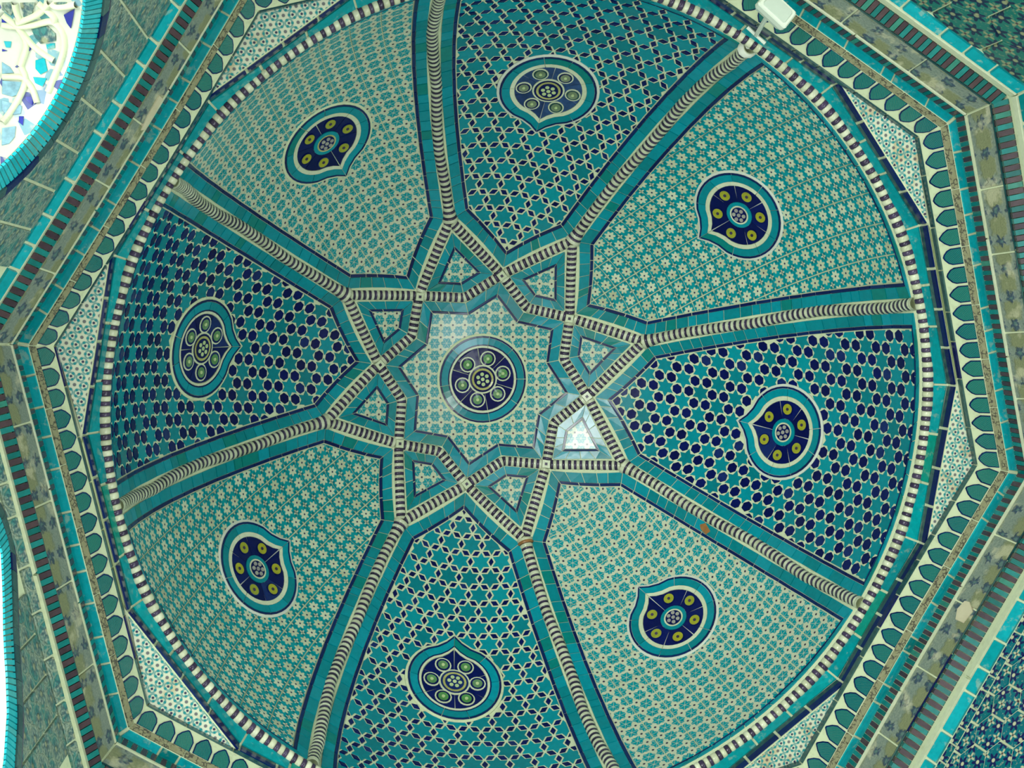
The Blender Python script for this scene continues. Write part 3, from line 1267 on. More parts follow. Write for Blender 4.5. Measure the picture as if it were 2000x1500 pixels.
# ------------------------------------------------------------------ rope ring at the springing
rope = link('trim_1', [Vector((RM * 1.0 * cos(2 * pi * i / 96), RM * 1.0 * sin(2 * pi * i / 96), ZB + dz)) for dz in (0.0, .012) for i in range(96)],
            [(i, (i + 1) % 96, 96 + (i + 1) % 96, 96 + i) for i in range(96)], [M_PLASTER], None)
structure(rope, 'rope moulding of cream and dark blocks round the foot of the dome')
NB = 252
for i in range(NB):
    th0 = 2 * pi * i / NB
    P = Vector((RM * cos(th0), RM * sin(th0), ZB))
    if not in_view(P, 60):
        continue
    w = .56 + random.uniform(-.08, .08)
    for name, u0, u1, mat, rr in (('cream_block', 0.0, w - .02, M_CREAMB, .0235), ('dark_block', w, .985, M_DARKB, .0230)):
        V, F = [], []
        NA = 9
        st = ((0, .9), (.2, 1), (.8, 1), (1, .9))
        for s, kk in st:
            th = th0 + (u0 + (u1 - u0) * s) * 2 * pi / NB
            er = Vector((cos(th), sin(th), 0))
            c = er * (RM + .001) + Vector((0, 0, ZB - .003))
            for j in range(NA):
                al = radians(-205) + radians(230) * j / (NA - 1)
                V.append(c + er * (rr * kk * cos(al)) + Vector((0, 0, rr * kk * sin(al))))
        for s in range(3):
            for j in range(NA - 1):
                q = s * NA + j
                F.append((q, q + NA, q + NA + 1, q + 1))
        F.append(tuple(range(NA)))
        F.append(tuple(reversed(range(3 * NA, 4 * NA))))
        link(name, V, F, [mat], rope, smooth=True)

# ------------------------------------------------------------------ sixteen-sided bands
def v16(i, ap, z):
    """vertex between side i and i+1"""
    t = T0 + (i + .5) * pi / 8
    r = ap * RM / cos(pi / 16)
    return Vector((r * cos(t), r * sin(t), ZB + RM * z))


AP1, Z1 = 1.0115, -.043
AP2, Z2 = 1.0130, -.078
V, F = [], []
for i in range(16):
    for q in range(8):
        t = T0 + (i - .5 + q / 8) * pi / 8
        a, c = v16(i - 1, AP1, Z1), v16(i, AP1, Z1)
        V.append(Vector((RM * 1.003 * cos(t), RM * 1.003 * sin(t), ZB + .004)))
        V.append(a.lerp(c, q / 8))
        V.append(v16(i - 1, AP2, Z2).lerp(v16(i, AP2, Z2), q / 8))
m = len(V)
for i in range(0, m, 3):
    F.append((i, (i + 3) % m, (i + 4) % m, i + 1))
    F.append((i + 1, (i + 4) % m, (i + 5) % m, i + 2))
drum = structure(link('trim_2', V, F, [M_PLASTER], None), 'sixteen-sided turquoise and navy drum between the rope moulding and the octagon')


def side16(i):
    """maps for side i: the sloping turquoise band and the navy strips"""
    t0, t1 = T0 + (i - .5) * pi / 8, T0 + (i + .5) * pi / 8
    a, c = v16(i - 1, AP1, Z1), v16(i, AP1, Z1)
    a2, c2 = v16(i - 1, AP2, Z2), v16(i, AP2, Z2)
    tm = T0 + i * pi / 8
    n = Vector((cos(tm), sin(tm), 0))

    def top(u, v, h=0.0):
        th = t0 + (t1 - t0) * u
        P = Vector((RM * 1.003 * cos(th), RM * 1.003 * sin(th), ZB + .004))
        Q = a.lerp(c, u)
        return P.lerp(Q, v) + (-n * .9 + Vector((0, 0, -.45))) * h

    def low(u, v, h=0.0):
        return a.lerp(c, u).lerp(a2.lerp(c2, u), v) - n * h
    return top, low


for i in range(16):
    top, low = side16(i)
    if not any(in_view(top(q / 4, .5), 60) for q in range(5)):
        continue
    cuts = [0, 1 / 3 + random.uniform(-.06, .06), 2 / 3 + random.uniform(-.06, .06), 1]
    for a, b_ in zip(cuts[:-1], cuts[1:]):
        us = [a + .007 + (b_ - a - .014) * q / 3 for q in range(4)]
        piece('turquoise_tile', [(u, .02) for u in us] + [(u, .95) for u in reversed(us)], top, M_TQD, drum, .007, .004, h0=-.004)
    cuts = [0, .27, .52, .76, 1]
    for a, b_ in zip(cuts[:-1], cuts[1:]):
        piece('blue_strip', [(a + .008, .04), (b_ - .008, .04), (b_ - .008, .44), (a + .008, .44)], low, M_GREYTEAL, drum, .005, .002)
        piece('navy_strip', [(a + .008, .52), (b_ - .008, .52), (b_ - .008, .96), (a + .008, .96)], low, M_EDGE, drum, .008, .002)

# ------------------------------------------------------------------ octagon walls
LV = {'A0': (1.0125, -.0785), 'A': (1.010, -.102), 'B': (1.030, -.167), 'C': (1.038, -.184), 'D': (1.063, -.178),
      'E0': (1.061, -.185), 'E1': (1.061, -.225), 'E': (1.061, -.232), 'F': (1.080, -.302), 'G0': (1.078, -.326), 'G': (1.091, -.349), 'H1': (1.086, -.392),
      'H2': (1.098, -.418), 'Z': (1.101, -1.14)}
ORDER = ['A0', 'A', 'B', 'C', 'D', 'E0', 'E1', 'E', 'F', 'G', 'H1', 'H2']
SIDE = {1: 'north', 2: 'northeast', 3: 'east', 4: 'southeast', 5: 'south', 6: 'southwest', 7: 'west', 8: 'northwest'}
WHERE = {1: 'beyond the top edge', 2: 'at the upper right behind the lamp', 3: 'at the right edge', 4: 'at the lower right with the navy-flower field',
         5: 'beyond the bottom edge', 6: 'at the lower left corner', 7: 'at the left edge', 8: 'at the upper left with the bright arched niche'}


def arch_pts(k):
    """(u, z) polyline of the outer edge and the inner edge of the arch bricks, metres below the springing"""
    if k == 8:
        o = [(-.02 + .42 * cos(t), -1.75 + .76 * sin(t)) for t in [pi * q / 44 for q in range(45)]]
        i = [(-.02 + .36 * cos(t), -1.751 + .62 * sin(t)) for t in [pi * q / 44 for q in range(45)]]
        return o, i
    c = [(.66, -1.30), (.58, -1.10), (.46, -.93), (.32, -.80), (.17, -.715), (.09, -.70), (.02, -.745), (-.06, -.803), (-.125, -.856), (-.19, -.90), (-.255, -.940), (-.343, -1.004), (-.44, -1.119), (-.52, -1.25), (-.58, -1.42), (-.6, -1.6)]
    out = []
    for a, b in zip(c[:-1], c[1:]):
        for q in range(3):
            out.append((a[0] + (b[0] - a[0]) * q / 3, a[1] + (b[1] - a[1]) * q / 3))
    out.append(c[-1])
    cx, cz = .0, -1.6
    inn = [(cx + (u - cx) * .90, cz + (z - cz) * .91) for u, z in out]
    return out, inn


def arch_z(pts, u):
    best = None
    for (u1, z1), (u2, z2) in zip(pts[:-1], pts[1:]):
        if min(u1, u2) <= u <= max(u1, u2) and abs(u2 - u1) > 1e-9:
            z = z1 + (z2 - z1) * (u - u1) / (u2 - u1)
            best = z if best is None else max(best, z)
    return best


def row(k, f, parent, name, pitch, v0, v1, mats, h, gap=.002, jit=.0, bevel=.001, side=None, uvk=None, slant=0.0, cuts=None, worn=0.0):
    """a row of pieces along side k"""
    lo, hi = max(f.lo(0), f.lo(1)), min(f.hi(0), f.hi(1))
    L = hi - lo
    n = max(1, round(L / pitch))
    xs = [lo + L * i / n + (random.uniform(-jit, jit) * L / n if 0 < i < n else 0) for i in range(n + 1)]
    for i in range(n):
        a, b = xs[i] + gap / 2, xs[i + 1] - gap / 2
        if worn and random.random() < worn:
            continue
        e = [a, b, b, a]
        if i == 0:
            e[0], e[3] = f.lo(v0) + gap, f.lo(v1) + gap
        if i == n - 1:
            e[1], e[2] = f.hi(v0) - gap, f.hi(v1) - gap
        mid = f((a + b) / 2, (v0 + v1) / 2)
        if not in_view(mid, 330):
            continue
        m = mats[i % len(mats)]
        sc = f.len
        poly = [(e[0], v0 * sc), (e[1], v0 * sc), (e[2], v1 * sc), (e[3], v1 * sc)]
        fm = lambda x, y, hh=0.0: f(x, y / sc, hh)
        piece(name, poly, fm, m, parent, h, bevel, side=side, uvo=(k * .37, k * .21))


for k in range(1, 9):
    n_, u_ = side_axes(k)
    # plaster backing: the stepped profile of this side
    NW = 24
    V, F = [], []
    for lv in ORDER:
        ap, z = LV[lv]
        lo, hi = u_range(k, ap)
        a = ap_of(k, ap)
        for q in range(NW + 1):
            V.append(n_ * a + u_ * (lo + (hi - lo) * q / NW) + Vector((0, 0, ZB + RM * z)))
    for i in range(len(ORDER) - 1):
        for q in range(NW):
            b = i * (NW + 1) + q
            F.append((b, b + 1, b + NW + 2, b + NW + 1))
    ap, z = LV['Z']
    a = ap_of(k, ap)
    lo, hi = u_range(k, ap)
    zt = ZB + RM * LV['H2'][1]
    zb = ZB + RM * z
    if k in (7, 8):
        _, inn = arch_pts(k)
        us = [lo] + [p[0] for p in reversed(inn)] + [hi] if inn[0][0] > inn[-1][0] else [lo] + [p[0] for p in inn] + [hi]
        inn_s = sorted(inn)
        b = len(V)
        ua, ub = inn_s[0][0], inn_s[-1][0]
        pts = [(lo + (ua - lo) * q / 4, zb - ZB) for q in range(5)] + inn_s + [(ub + (hi - ub) * q / 4, zb - ZB) for q in range(5)]
        for u, zz in pts:
            V.append(n_ * ap_of(k, LV['H2'][0]) + u_ * u + Vector((0, 0, zt)))
            V.append(n_ * a + u_ * u + Vector((0, 0, ZB + zz)))
        for i in range(len(pts) - 1):
            F.append((b + 2 * i, b + 2 * i + 2, b + 2 * i + 3, b + 2 * i + 1))
    else:
        b = len(V)
        for q in range(NW + 1):
            x = lo + (hi - lo) * q / NW
            V += [n_ * ap_of(k, LV['H2'][0]) + u_ * x + Vector((0, 0, zt)), n_ * a + u_ * x + Vector((0, 0, zb))]
        for q in range(NW):
            F.append((b + 2 * q, b + 2 * q + 2, b + 2 * q + 3, b + 2 * q + 1))
    # back of the masonry
    b = len(V)
    for x in (-.95, .95):
        for zz in (ZB - .06 * RM, zb):
            V.append(n_ * (a + (.75 if k in (7, 8) else .3)) + u_ * x + Vector((0, 0, zz)))
    F.append((b, b + 1, b + 3, b + 2))
    wall = structure(link('wall_' + SIDE[k], V, F, [M_PLASTER], None), 'tiled octagon wall and cornice ' + WHERE[k])
    if not any(in_view(n_ * ap_of(k, 1.05) + u_ * x + Vector((0, 0, ZB - .3)), 100) for x in (-.6, -.3, 0, .3, .6)):
        continue
    P = lambda a_, b_: frust(k, *LV[a_], *LV[b_])
    row(k, P('A0', 'A'), wall, 'grey_teal_strip', .16, .12, .92, [M_GREYTEAL], .006, .004, .2)
    # leaf row
    f = P('A', 'B')
    lo, hi = f.lo(.6), f.hi(.6)
    nl = round((hi - lo) / .0715)
    pt = (hi - lo) / nl
    sc = f.len
    fm = lambda x, y, hh=0.0: f(x, y / sc, hh)
    for i in range(nl):
        x0 = lo + (i + .5) * pt
        if not in_view(f(x0, .5), 60):
            continue
        w = pt * .435
        rd = random.random()
        if rd < .3:
            sh = [(-w, .96), (w, .96), (w, .50), (w * .8, .32), (w * .35, .16), (0, .10), (-w * .35, .16), (-w * .8, .32), (-w, .50)]
        else:
            sh = [(-w, .96), (w, .96), (w * 1.03, .52), (w * .70, .30), (w * .12, .08), (-w * .12, .08), (-w * .70, .30), (-w * 1.03, .52)]
        rv = random.uniform(-.02, .02)
        lt_ = piece('leaf_tile', [(x0 + q[0], (q[1] + rv) * sc) for q in sh], fm, M_EDGE, wall, .0035, .0006)
        piece('leaf_face', [(x0 + q[0] * .87, (.955 - (.955 - q[1]) * .90 + rv) * sc) for q in sh], fm, M_LEAF, lt_, .0048, .0006, h0=.002, uvo=(k * .3, 0))
    row(k, P('B', 'C'), wall, 'inscription_tile', .24, .05, .98, [M_INSC], .005, .003, .15)
    row(k, P('C', 'D'), wall, 'turquoise_brick', .115, .06, .97, [M_TQB], .006, .006, .3, .002)
    if k in (2, 3, 4, 5, 1):
        row(k, P('E0', 'E1'), wall, 'checker_tile', .0185, .08, .95, [M_BROWN, M_CHTEAL], .006, .0014, .08)
    else:
        row(k, P('E0', 'E1'), wall, 'checker_tile', .0185, .08, .95, [M_CHTEAL, M_BROWN], .006, .0014, .08)
    row(k, P('E1', 'E'), wall, 'cream_fillet', .5, .0, 1.0, [M_CREAM], .007, .002, .1, .002)
    row(k, P('E', 'F'), wall, 'frieze_tile', .30, .04, .93, [M_FRIEZE], .006, .005, .12, .002)
    row(k, P('E', 'F'), wall, 'green_fillet', .4, .945, .995, [M_GREYTEAL], .007, .003, .12, .001)
    # ridge of aubergine and teal bars, folded over its middle
    f1, f2 = P('F', 'G0'), P('G0', 'G')
    lo, hi = max(f1.lo(0), f2.lo(1)), min(f1.hi(0), f2.hi(1))
    nb = round((hi - lo) / .0205)
    for i in range(nb):
        a_, b_ = lo + (hi - lo) * (i + .07) / nb, lo + (hi - lo) * (i + .93) / nb
        if not in_view(f1((a_ + b_) / 2, .5), 60):
            continue
        V = [f1(a_, .05), f1(b_, .05), f1(a_, .05, .006), f1(b_, .05, .006), f1(a_, 1, .016), f1(b_, 1, .016), f2(a_, .97, .006), f2(b_, .97, .006), f2(a_, .97), f2(b_, .97)]
        F = [(0, 1, 3, 2), (2, 3, 5, 4), (4, 5, 7, 6), (6, 7, 9, 8), (0, 2, 4, 6, 8), (1, 9, 7, 5, 3)]
        link('ridge_bar', V, F, [M_BROWN if i % 2 else M_CHTEAL], wall)
    if k != 7:
        row(k, P('G', 'H1'), wall, 'cream_fillet', .6, .55, .98, [M_CREAM], .010, .002, .1, .004)
    else:
        row(k, P('G', 'H1'), wall, 'cream_fillet', .6, .10, .60, [M_CREAM], .010, .002, .1, .004)
        row(k, P('H1', 'H2'), wall, 'carved_tile', .14, .05, .97, [M_CARVED], .008, .005, .2, .003)
    if k != 7:
        row(k, P('H1', 'H2'), wall, 'turquoise_brick', .125, .05, .97, [M_TQB], .010, .006, .3, .004)

    # the field below
    apf, zf = LV['H2']
    sideZ = RM * zf
    fw = frust(k, apf, zf, *LV['Z'])
    Lz = RM * (zf - LV['Z'][1])

    def fz(x, z, hh=0.0):                  # z metres relative to the springing
        return fw(x, (sideZ - z) / Lz, hh)
    if k in (7, 8):
        out, inn = arch_pts(k)
        lo, hi = u_range(k, apf)
        # carved panels between the cornice and the arch: one or two rows
        nC = 11
        for i in range(nC):
            x0, x1 = lo + (hi - lo) * i / nC + .004, lo + (hi - lo) * (i + 1) / nC - .004
            zz = [arch_z(out, x) for x in (x0, (x0 + x1) / 2, x1)]
            bz = [(-1.9 if z is None else z + .045) for z in zz]
            tz = sideZ - .006
            if not in_view(fz((x0 + x1) / 2, max(bz) + .02), 120):
                continue
            if min(tz - z for z in bz) < .012:
                continue
            hgt = tz - sum(bz) / 3
            nr = max(1, round(hgt / .19))
            sk = random.uniform(.35, .65)
            rows_ = [0, 1] if nr == 1 else [q / nr for q in range(nr + 1)]
            for q0, q1 in zip(rows_[:-1], rows_[1:]):
                g_ = .004 if q0 > 0 else 0
                zt_ = lambda j, q: tz + (bz[j] - tz) * q
                xm = (x0 + x1) / 2
                poly = [(x0, zt_(0, q0) - g_), (xm, zt_(1, q0) - g_), (x1, zt_(2, q0) - g_), (x1, zt_(2, q1) + .003), (xm, zt_(1, q1) + .003), (x0, zt_(0, q1) + .003)]
                piece('carved_tile', poly, fz, M_CARVED, wall, .007, .002, uvo=(k * .3, k * .1))
        # dark fillet and bevel strip round the arch, then the radial bricks
        def strip(o_, d0, d1, name, mat, h, step, gap=.002, bevel=.001):
            m = len(o_)
            i = 0
            while i < m - 1:
                j = min(i + step, m - 1)
                pa, pb = o_[i], o_[j]
                if in_view(fz(*pa), 60):
                    def nrm(q):
                        a, b = o_[max(0, q - 1)], o_[min(m - 1, q + 1)]
                        dx, dz = b[0] - a[0], b[1] - a[1]
                        l = hypot(dx, dz)
                        return (dz / l, -dx / l) if (dz * 0 - dx * 1) > 0 else (-dz / l, dx / l)
                    n1, n2 = nrm(i), nrm(j)
                    q = [(pa[0] + n1[0] * d0, pa[1] + n1[1] * d0), (pb[0] + n2[0] * d0, pb[1] + n2[1] * d0),
                         (pb[0] + n2[0] * d1, pb[1] + n2[1] * d1), (pa[0] + n1[0] * d1, pa[1] + n1[1] * d1)]
                    piece(name, q, fz, mat, wall, h, bevel)
                i = j
        strip(out, .034, .042, 'navy_strip', M_DARKB, .008, 3)
        strip(out, .002, .032, 'teal_strip', M_GREYTEAL, .010, 2)
        # bricks at even pitch along the arch
        Ls = [0]
        for a_, b_ in zip(out[:-1], out[1:]):
            Ls.append(Ls[-1] + hypot(b_[0] - a_[0], b_[1] - a_[1]))

        def walk(pts, s):
            i = 0
            while i < len(Ls) - 2 and Ls[i + 1] < s:
                i += 1
            t = (s - Ls[i]) / (Ls[i + 1] - Ls[i])
            return (pts[i][0] + (pts[i + 1][0] - pts[i][0]) * t, pts[i][1] + (pts[i + 1][1] - pts[i][1]) * t)
        nbk = round(Ls[-1] / .019)
        for i in range(nbk):
            s0_, s1_ = Ls[-1] * (i + .10) / nbk, Ls[-1] * (i + .90) / nbk
            q = [walk(out, s0_), walk(out, s1_), walk(inn, s1_), walk(inn, s0_)]
            if in_view(fz(*centroid(q)), 60):
                piece('arch_brick', q, fz, M_ABR, wall, .0055, .0012)
        if k == 7:
            V, F = [], []
            for u, z in inn:
                p0 = fz(u, z)
                V += [p0, p0 + n_ * .34]
            for i in range(len(inn) - 1):
                F.append((2 * i, 2 * i + 2, 2 * i + 3, 2 * i + 1))
            F.append(tuple(2 * i + 1 for i in range(len(inn))))
            link('arch_soffit', V, F, [M_WHITE], wall)
    elif k == 4:
        lo, hi = u_range(k, apf)
        row(k, frust(k, apf, zf - .004, apf + .0003, zf - .026), wall, 'flower_tile', .075, .05, .95, [M_HEXF], .006, .004, .25, .002)
        top = sideZ - .05
        a6 = .118
        r6 = a6 / sqrt(3)
        lim = [(lo + .01, -1.78), (hi - .01, -1.78), (hi - .01, top), (lo + .01, top)]
        for j in range(0, 14):
            for i in range(-7, 8):
                cx, cz = (i + (j % 2) * .5) * a6, top - j * r6 * 1.5
                pg = clip([(cx + (r6 - .0035) * cos(t * pi / 3 + pi / 6), cz + (r6 - .0035) * sin(t * pi / 3 + pi / 6)) for t in range(6)], lim)
                if pg and in_view(fz(*centroid(pg)), 60):
                    piece('hexagon_flower_tile', pg, fz, M_HEXF, wall, .006, .002)
    else:
        # carved star-flower panels: hexagon plates with joints
        lo, hi = u_range(k, apf)
        a6 = .21
        r6 = a6 / sqrt(3)
        top = sideZ - .006
        lim = [(lo + .006, -1.78), (hi - .006, -1.78), (hi - .006, top), (lo + .006, top)]
        for j in range(0, 9):
            for i in range(-5, 6):
                cx, cz = (i + (j % 2) * .5) * a6, top - .07 - j * r6 * 1.5
                pg = clip([(cx + (r6 - .003) * cos(t * pi / 3 + pi / 6), cz + (r6 - .003) * sin(t * pi / 3 + pi / 6)) for t in range(6)], lim)
                if pg and abs(area2(pg)) > .002 and in_view(fz(*centroid(pg)), 60):
                    piece('carved_tile', pg, fz, M_CARVED if k not in (2, 3) else M_HEXO, wall, .007, .003)

# spandrels: flat white triangles between the drum and the octagon corners
for k in range(1, 9):
    i = 2 * (k - 1) + 1
    A, B = v16(i - 1, AP2, Z2), v16(i, AP2, Z2)
    n1, u1 = side_axes(k)
    lo, hi = u_range(k, LV['A0'][0])
    C = n1 * ap_of(k, LV['A0'][0]) + u1 * hi + Vector((0, 0, ZB + RM * (Z2 - .002)))
    o_ = (A + B + C) / 3
    ex = (B - A).normalized()
    ey = Vector((0, 0, 1)).cross(ex)
    tri = [((p - o_).dot(ex), (p - o_).dot(ey)) for p in (A, B, C)]
    zt = o_.z

    def fs(x, y, h=0.0, o_=o_, ex=ex, ey=ey):
        return o_ + ex * x + ey * y + Vector((0, 0, -h))
    if not in_view(o_, 100):
        continue
    if area2(tri) < 0:
        tri = [tri[0], tri[2], tri[1]]
    fl = area2([tri[0], tri[1], tri[2]]) and tri[1] == ((B - o_).dot(ex), (B - o_).dot(ey))
    big = inset(tri, [0.0, -.012, -.012] if fl else [-.012, -.012, 0.0])
    s = link('spandrel_bed', [fs(*p, -.001) for p in big] + [fs(*p, -.03) for p in big], [(0, 1, 2), (3, 5, 4), (0, 3, 4, 1), (1, 4, 5, 2), (2, 5, 3, 0)], [M_PLASTER], drum)
    q = inset(tri, [.004, .003, .004])
    if area2(q) > 0:
        piece('spandrel_tile', q, fs, M_SPAN, drum, .005, .002, uvo=(k * .1, k * .07))

# ------------------------------------------------------------------ the bright niche behind the northwest arch
n8, u8 = side_axes(8)
AP8 = ap_of(8, 1.0995)


def conch(u, q, h=0.0):
    """u along the wall, q metres behind its face; the vault above"""
    e = 1 - ((u + .02) / .362) ** 2 - (q / .5) ** 2
    z = -1.751 + .622 * sqrt(max(e, 0.0))
    n = Vector(((u + .02) / .131, q / .25, (z + 1.751) / .387))
    n.normalize()
    return n8 * (AP8 + q - n.y * h) + u8 * (u - n.x * h) + Vector((0, 0, ZB + z - n.z * h))


V, F = [], []
NU, NQ = 40, 14
for j in range(NQ + 1):
    ph = pi / 2 * j / NQ
    for i in range(NU + 1):
        t = pi * i / NU
        V.append(conch(-.02 + .3619 * cos(t) * cos(ph), .4999 * sin(ph) * 1.0))
# true ellipsoid points instead of the graph, so that the foot closes
V = []
for j in range(NQ + 1):
    ph = pi / 2 * j / NQ
    for i in range(NU + 1):
        t = pi * i / NU
        V.append(n8 * (AP8 + .5 * sin(ph)) + u8 * (-.02 + .362 * cos(t) * cos(ph)) + Vector((0, 0, ZB - 1.751 + .622 * sin(t) * cos(ph))))
for j in range(NQ):
    for i in range(NU):
        a = j * (NU + 1) + i
        F.append((a, a + 1, a + NU + 2, a + NU + 1))
niche = empty('niche_vault', n8 * AP8 + u8 * -.02 + Vector((0, 0, ZB - 1.2)), 'bright white ribbed vault with blue inlays in the arched niche at the upper left', 'vault')
link('vault_shell', V, F, [M_VAULT], niche, smooth=True)
NR = [[(0.102, 0.175), (0.118, 0.144), (0.14, 0.113), (0.169, 0.08), (0.177, 0.065), (0.171, 0.044), (0.156, 0.031), (0.13, 0.024), (0.099, 0.024), (0.058, 0.024), (0.02, 0.021)],
      [(0.124, 0.181), (0.122, 0.164), (0.12, 0.144), (0.107, 0.115), (0.098, 0.09), (0.096, 0.056), (0.097, 0.039)],
      [(0.12, 0.144), (0.103, 0.116), (0.088, 0.108), (0.056, 0.107), (0.04, 0.105)],
      [(0.127, 0.145), (0.151, 0.123), (0.176, 0.1), (0.208, 0.082)],
      [(0.164, 0.16), (0.151, 0.155), (0.135, 0.141)],
      [(0.209, 0.08), (0.206, 0.067), (0.222, 0.038), (0.236, 0.016)],
      [(0.193, 0.11), (0.187, 0.065), (0.177, 0.065)],
      [(-0.009, 0.13), (0.007, 0.107), (0.019, 0.087), (0.009, 0.06), (-0.02, 0.03)],
      [(0.04, 0.105), (0.023, 0.083), (-0.004, 0.075), (-0.071, 0.07), (-0.112, 0.07)]]
for r in NR:
    p = chaikin(r, 2)
    V, F = [], []
    for i, (a, b) in enumerate(p):
        a0, b0 = p[max(0, i - 1)]
        a1, b1 = p[min(len(p) - 1, i + 1)]
        tg = (conch(a1, b1) - conch(a0, b0)).normalized()
        ni = (conch(a, b, .01) - conch(a, b)).normalized()
        lt = tg.cross(ni).normalized()
        for j in range(7):
            al = pi * j / 6
            V.append(conch(a, b) + lt * (.0085 * cos(al)) + ni * (.014 * sin(al) - .001))
    for i in range(len(p) - 1):
        for j in range(6):
            q = i * 7 + j
            F.append((q, q + 1, q + 8, q + 7))
    link('vault_rib', V, F, [M_PLASTER], niche, smooth=True)
NP = [(M_BLUE, [[(0.202, 0.045), (0.226, 0.02), (0.184, 0.021), (0.19, 0.034)], [(0.151, 0.152), (0.143, 0.141), (0.132, 0.147), (0.135, 0.156)], [(0.119, 0.18), (0.117, 0.161), (0.107, 0.177)], [(0.052, 0.157), (0.056, 0.144), (0.046, 0.155)], [(0.097, 0.106), (0.094, 0.097), (0.084, 0.099), (0.084, 0.104)], [(-0.022, 0.063), (-0.01, 0.047), (-0.022, 0.038), (-0.032, 0.037), (-0.029, 0.056)], [(-0.074, 0.049), (-0.067, 0.039), (-0.09, 0.027), (-0.088, 0.041)]]),
      (M_TQB, [[(0.073, 0.08), (0.091, 0.062), (0.066, 0.043), (0.048, 0.055), (0.054, 0.072)], [(0.071, 0.16), (0.081, 0.144), (0.066, 0.141), (0.06, 0.151)], [(0.121, 0.07), (0.135, 0.05), (0.125, 0.046), (0.112, 0.064)], [(0.033, 0.069), (0.049, 0.038), (0.024, 0.037), (0.022, 0.058)]]),
      (M_CARVED, [[(0.17, 0.149), (0.19, 0.115), (0.162, 0.118), (0.145, 0.134)], [(0.133, 0.113), (0.161, 0.077), (0.155, 0.054), (0.141, 0.049), (0.114, 0.082), (0.12, 0.097)], [(0.147, 0.187), (0.161, 0.164), (0.15, 0.157), (0.133, 0.162), (0.133, 0.184)], [(0.212, 0.073), (0.228, 0.041), (0.223, 0.046), (0.211, 0.065)]]),
      (M_PALEB, [[(-0.017, 0.126), (0.007, 0.086), (-0.015, 0.069), (-0.04, 0.087), (-0.047, 0.11)], [(0.024, 0.146), (0.024, 0.125), (0.016, 0.111), (-0.003, 0.133)], [(-0.062, 0.102), (-0.046, 0.057), (-0.066, 0.048), (-0.089, 0.072), (-0.084, 0.088)], [(-0.123, 0.062), (-0.1, 0.04), (-0.126, 0.025), (-0.149, 0.024), (-0.162, 0.034)]])]
for m, ps in NP:
    for p in ps:
        piece('inlay_tile', p, conch, m, niche, .004, .001)

# ------------------------------------------------------------------ the lamp
n2, u2 = side_axes(2)
zl = ZB - .294 * RM
lamp = empty('floodlight', (.7346, -1.3825, zl), 'small white box floodlight on an arm by a rib end at the upper right', 'lamp')
ax = (Vector((.902, -1.417, 0)) - Vector((.798, -1.501, 0))).normalized()
ay = Vector((-ax.y, ax.x, 0))
ctr = Vector((.7346, -1.3825, zl))


def box(name, c, hx, hy, z0, z1, mat, parent, k=.82, bev=.006):
    """rounded lamp box: eight-cornered outline, tapering upwards"""
    V, F = [], []

    def ring(s, z, b):
        pts = [(hx - b, -hy), (hx, -hy + b), (hx, hy - b), (hx - b, hy), (-hx + b, hy), (-hx, hy - b), (-hx, -hy + b), (-hx + b, -hy)]
        for x, y in pts:
            V.append(c + ax * (x * s) + ay * (y * s) + Vector((0, 0, z)))
    ring(.92, z0, bev)
    ring(1.0, z0 + .006, bev)
    ring(1.0, z0 + (z1 - z0) * .55, bev)
    ring(k, z1, bev)
    for r in range(3):
        for j in range(8):
            a, b = r * 8 + j, r * 8 + (j + 1) % 8
            F.append((a, b, b + 8, a + 8))
    F.append(tuple(reversed(range(8))))
    F.append(tuple(range(24, 32)))
    return link(name, V, F, [mat], parent)


box('lamp_housing', ctr, .064, .034, -.002, .06, M_LAMPW, lamp)
box('lamp_glass', ctr, .052, .025, -.006, .004, M_LAMPG, lamp, 1.0)


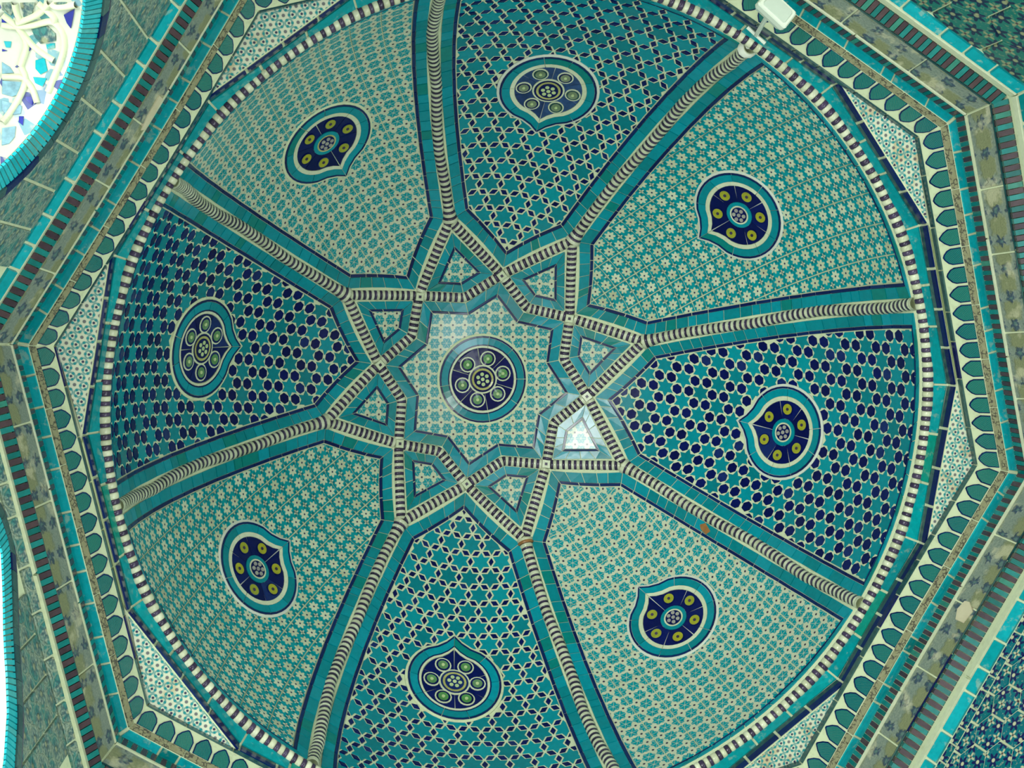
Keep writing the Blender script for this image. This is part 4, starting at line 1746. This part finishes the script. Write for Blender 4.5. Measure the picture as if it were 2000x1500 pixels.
def rod(name, a, b, r, mat, parent, n=8):
    d = (b - a).normalized()
    p = d.orthogonal().normalized()
    q = d.cross(p)
    V = []
    for c in (a, b):
        for j in range(n):
            V.append(c + p * (r * cos(2 * pi * j / n)) + q * (r * sin(2 * pi * j / n)))
    F = [(j, (j + 1) % n, n + (j + 1) % n, n + j) for j in range(n)] + [tuple(reversed(range(n))), tuple(range(n, 2 * n))]
    return link(name, V, F, [mat], parent)


m0 = Vector((.806, -1.385, ZB - .05 * RM))
rod('lamp_arm', ctr + Vector((0, 0, .04)) - ax * .01, m0, .0085, M_LAMPW, lamp)
rod('arm_bracket', m0 - ax * .045, m0 + ax * .045, .007, M_LAMPW, lamp)
e8 = dome(rib_az(2), S0 * radians(88))
V, F = [], []
for j in range(5):
    for i in range(10):
        t, ph = 2 * pi * i / 10, pi / 2 * j / 4
        V.append(e8 + Vector((.042 * cos(t) * cos(ph), .036 * sin(t) * cos(ph), -.02 - .028 * sin(ph))))
for j in range(4):
    for i in range(10):
        a, b = j * 10 + i, j * 10 + (i + 1) % 10
        F.append((a, b, b + 10, a + 10))
link('plaster_dab', V, F, [M_WHITE], lamp, smooth=True)

# ------------------------------------------------------------------ losses and repairs
chip = [(138.29, 50.32), (137.23, 51.16), (138.26, 52.95), (139.48, 52.59), (139.14, 51.05)]
pc = [polar(T0 + radians(a), radians(b)) for a, b in chip]
host = [o for o in COL.objects if o.name == 'dome_mosaic.003'][0]
oc = piece('chipped_patch', pc, dome_plane, M_RUST, host, .0066, .002)
oc['label'] = 'orange patch of bare clay'
for k, pts in ((8, [(0.226, 0.35), (0.225, 0.06), (0.158, 0.02), (0.098, 0.05), (0.089, 0.2), (0.146, 0.33)]),
               (4, [(-0.199, 0.56), (-0.171, 0.87), (-0.112, 0.78), (-0.11, 0.42), (-0.151, 0.26), (-0.195, 0.36)])):
    fp = frust(k, *LV['E'], *LV['F'])
    sc = fp.len
    pl = [(x, v * sc) for x, v in pts]
    wl = bpy.data.objects['wall_' + SIDE[k]]
    op = piece('plaster_patch', pl, lambda x, y, hh=0.0: fp(x, y / sc, hh), M_PATCH, wl, .009, .004)
    op['label'] = 'smooth pale plaster repair'
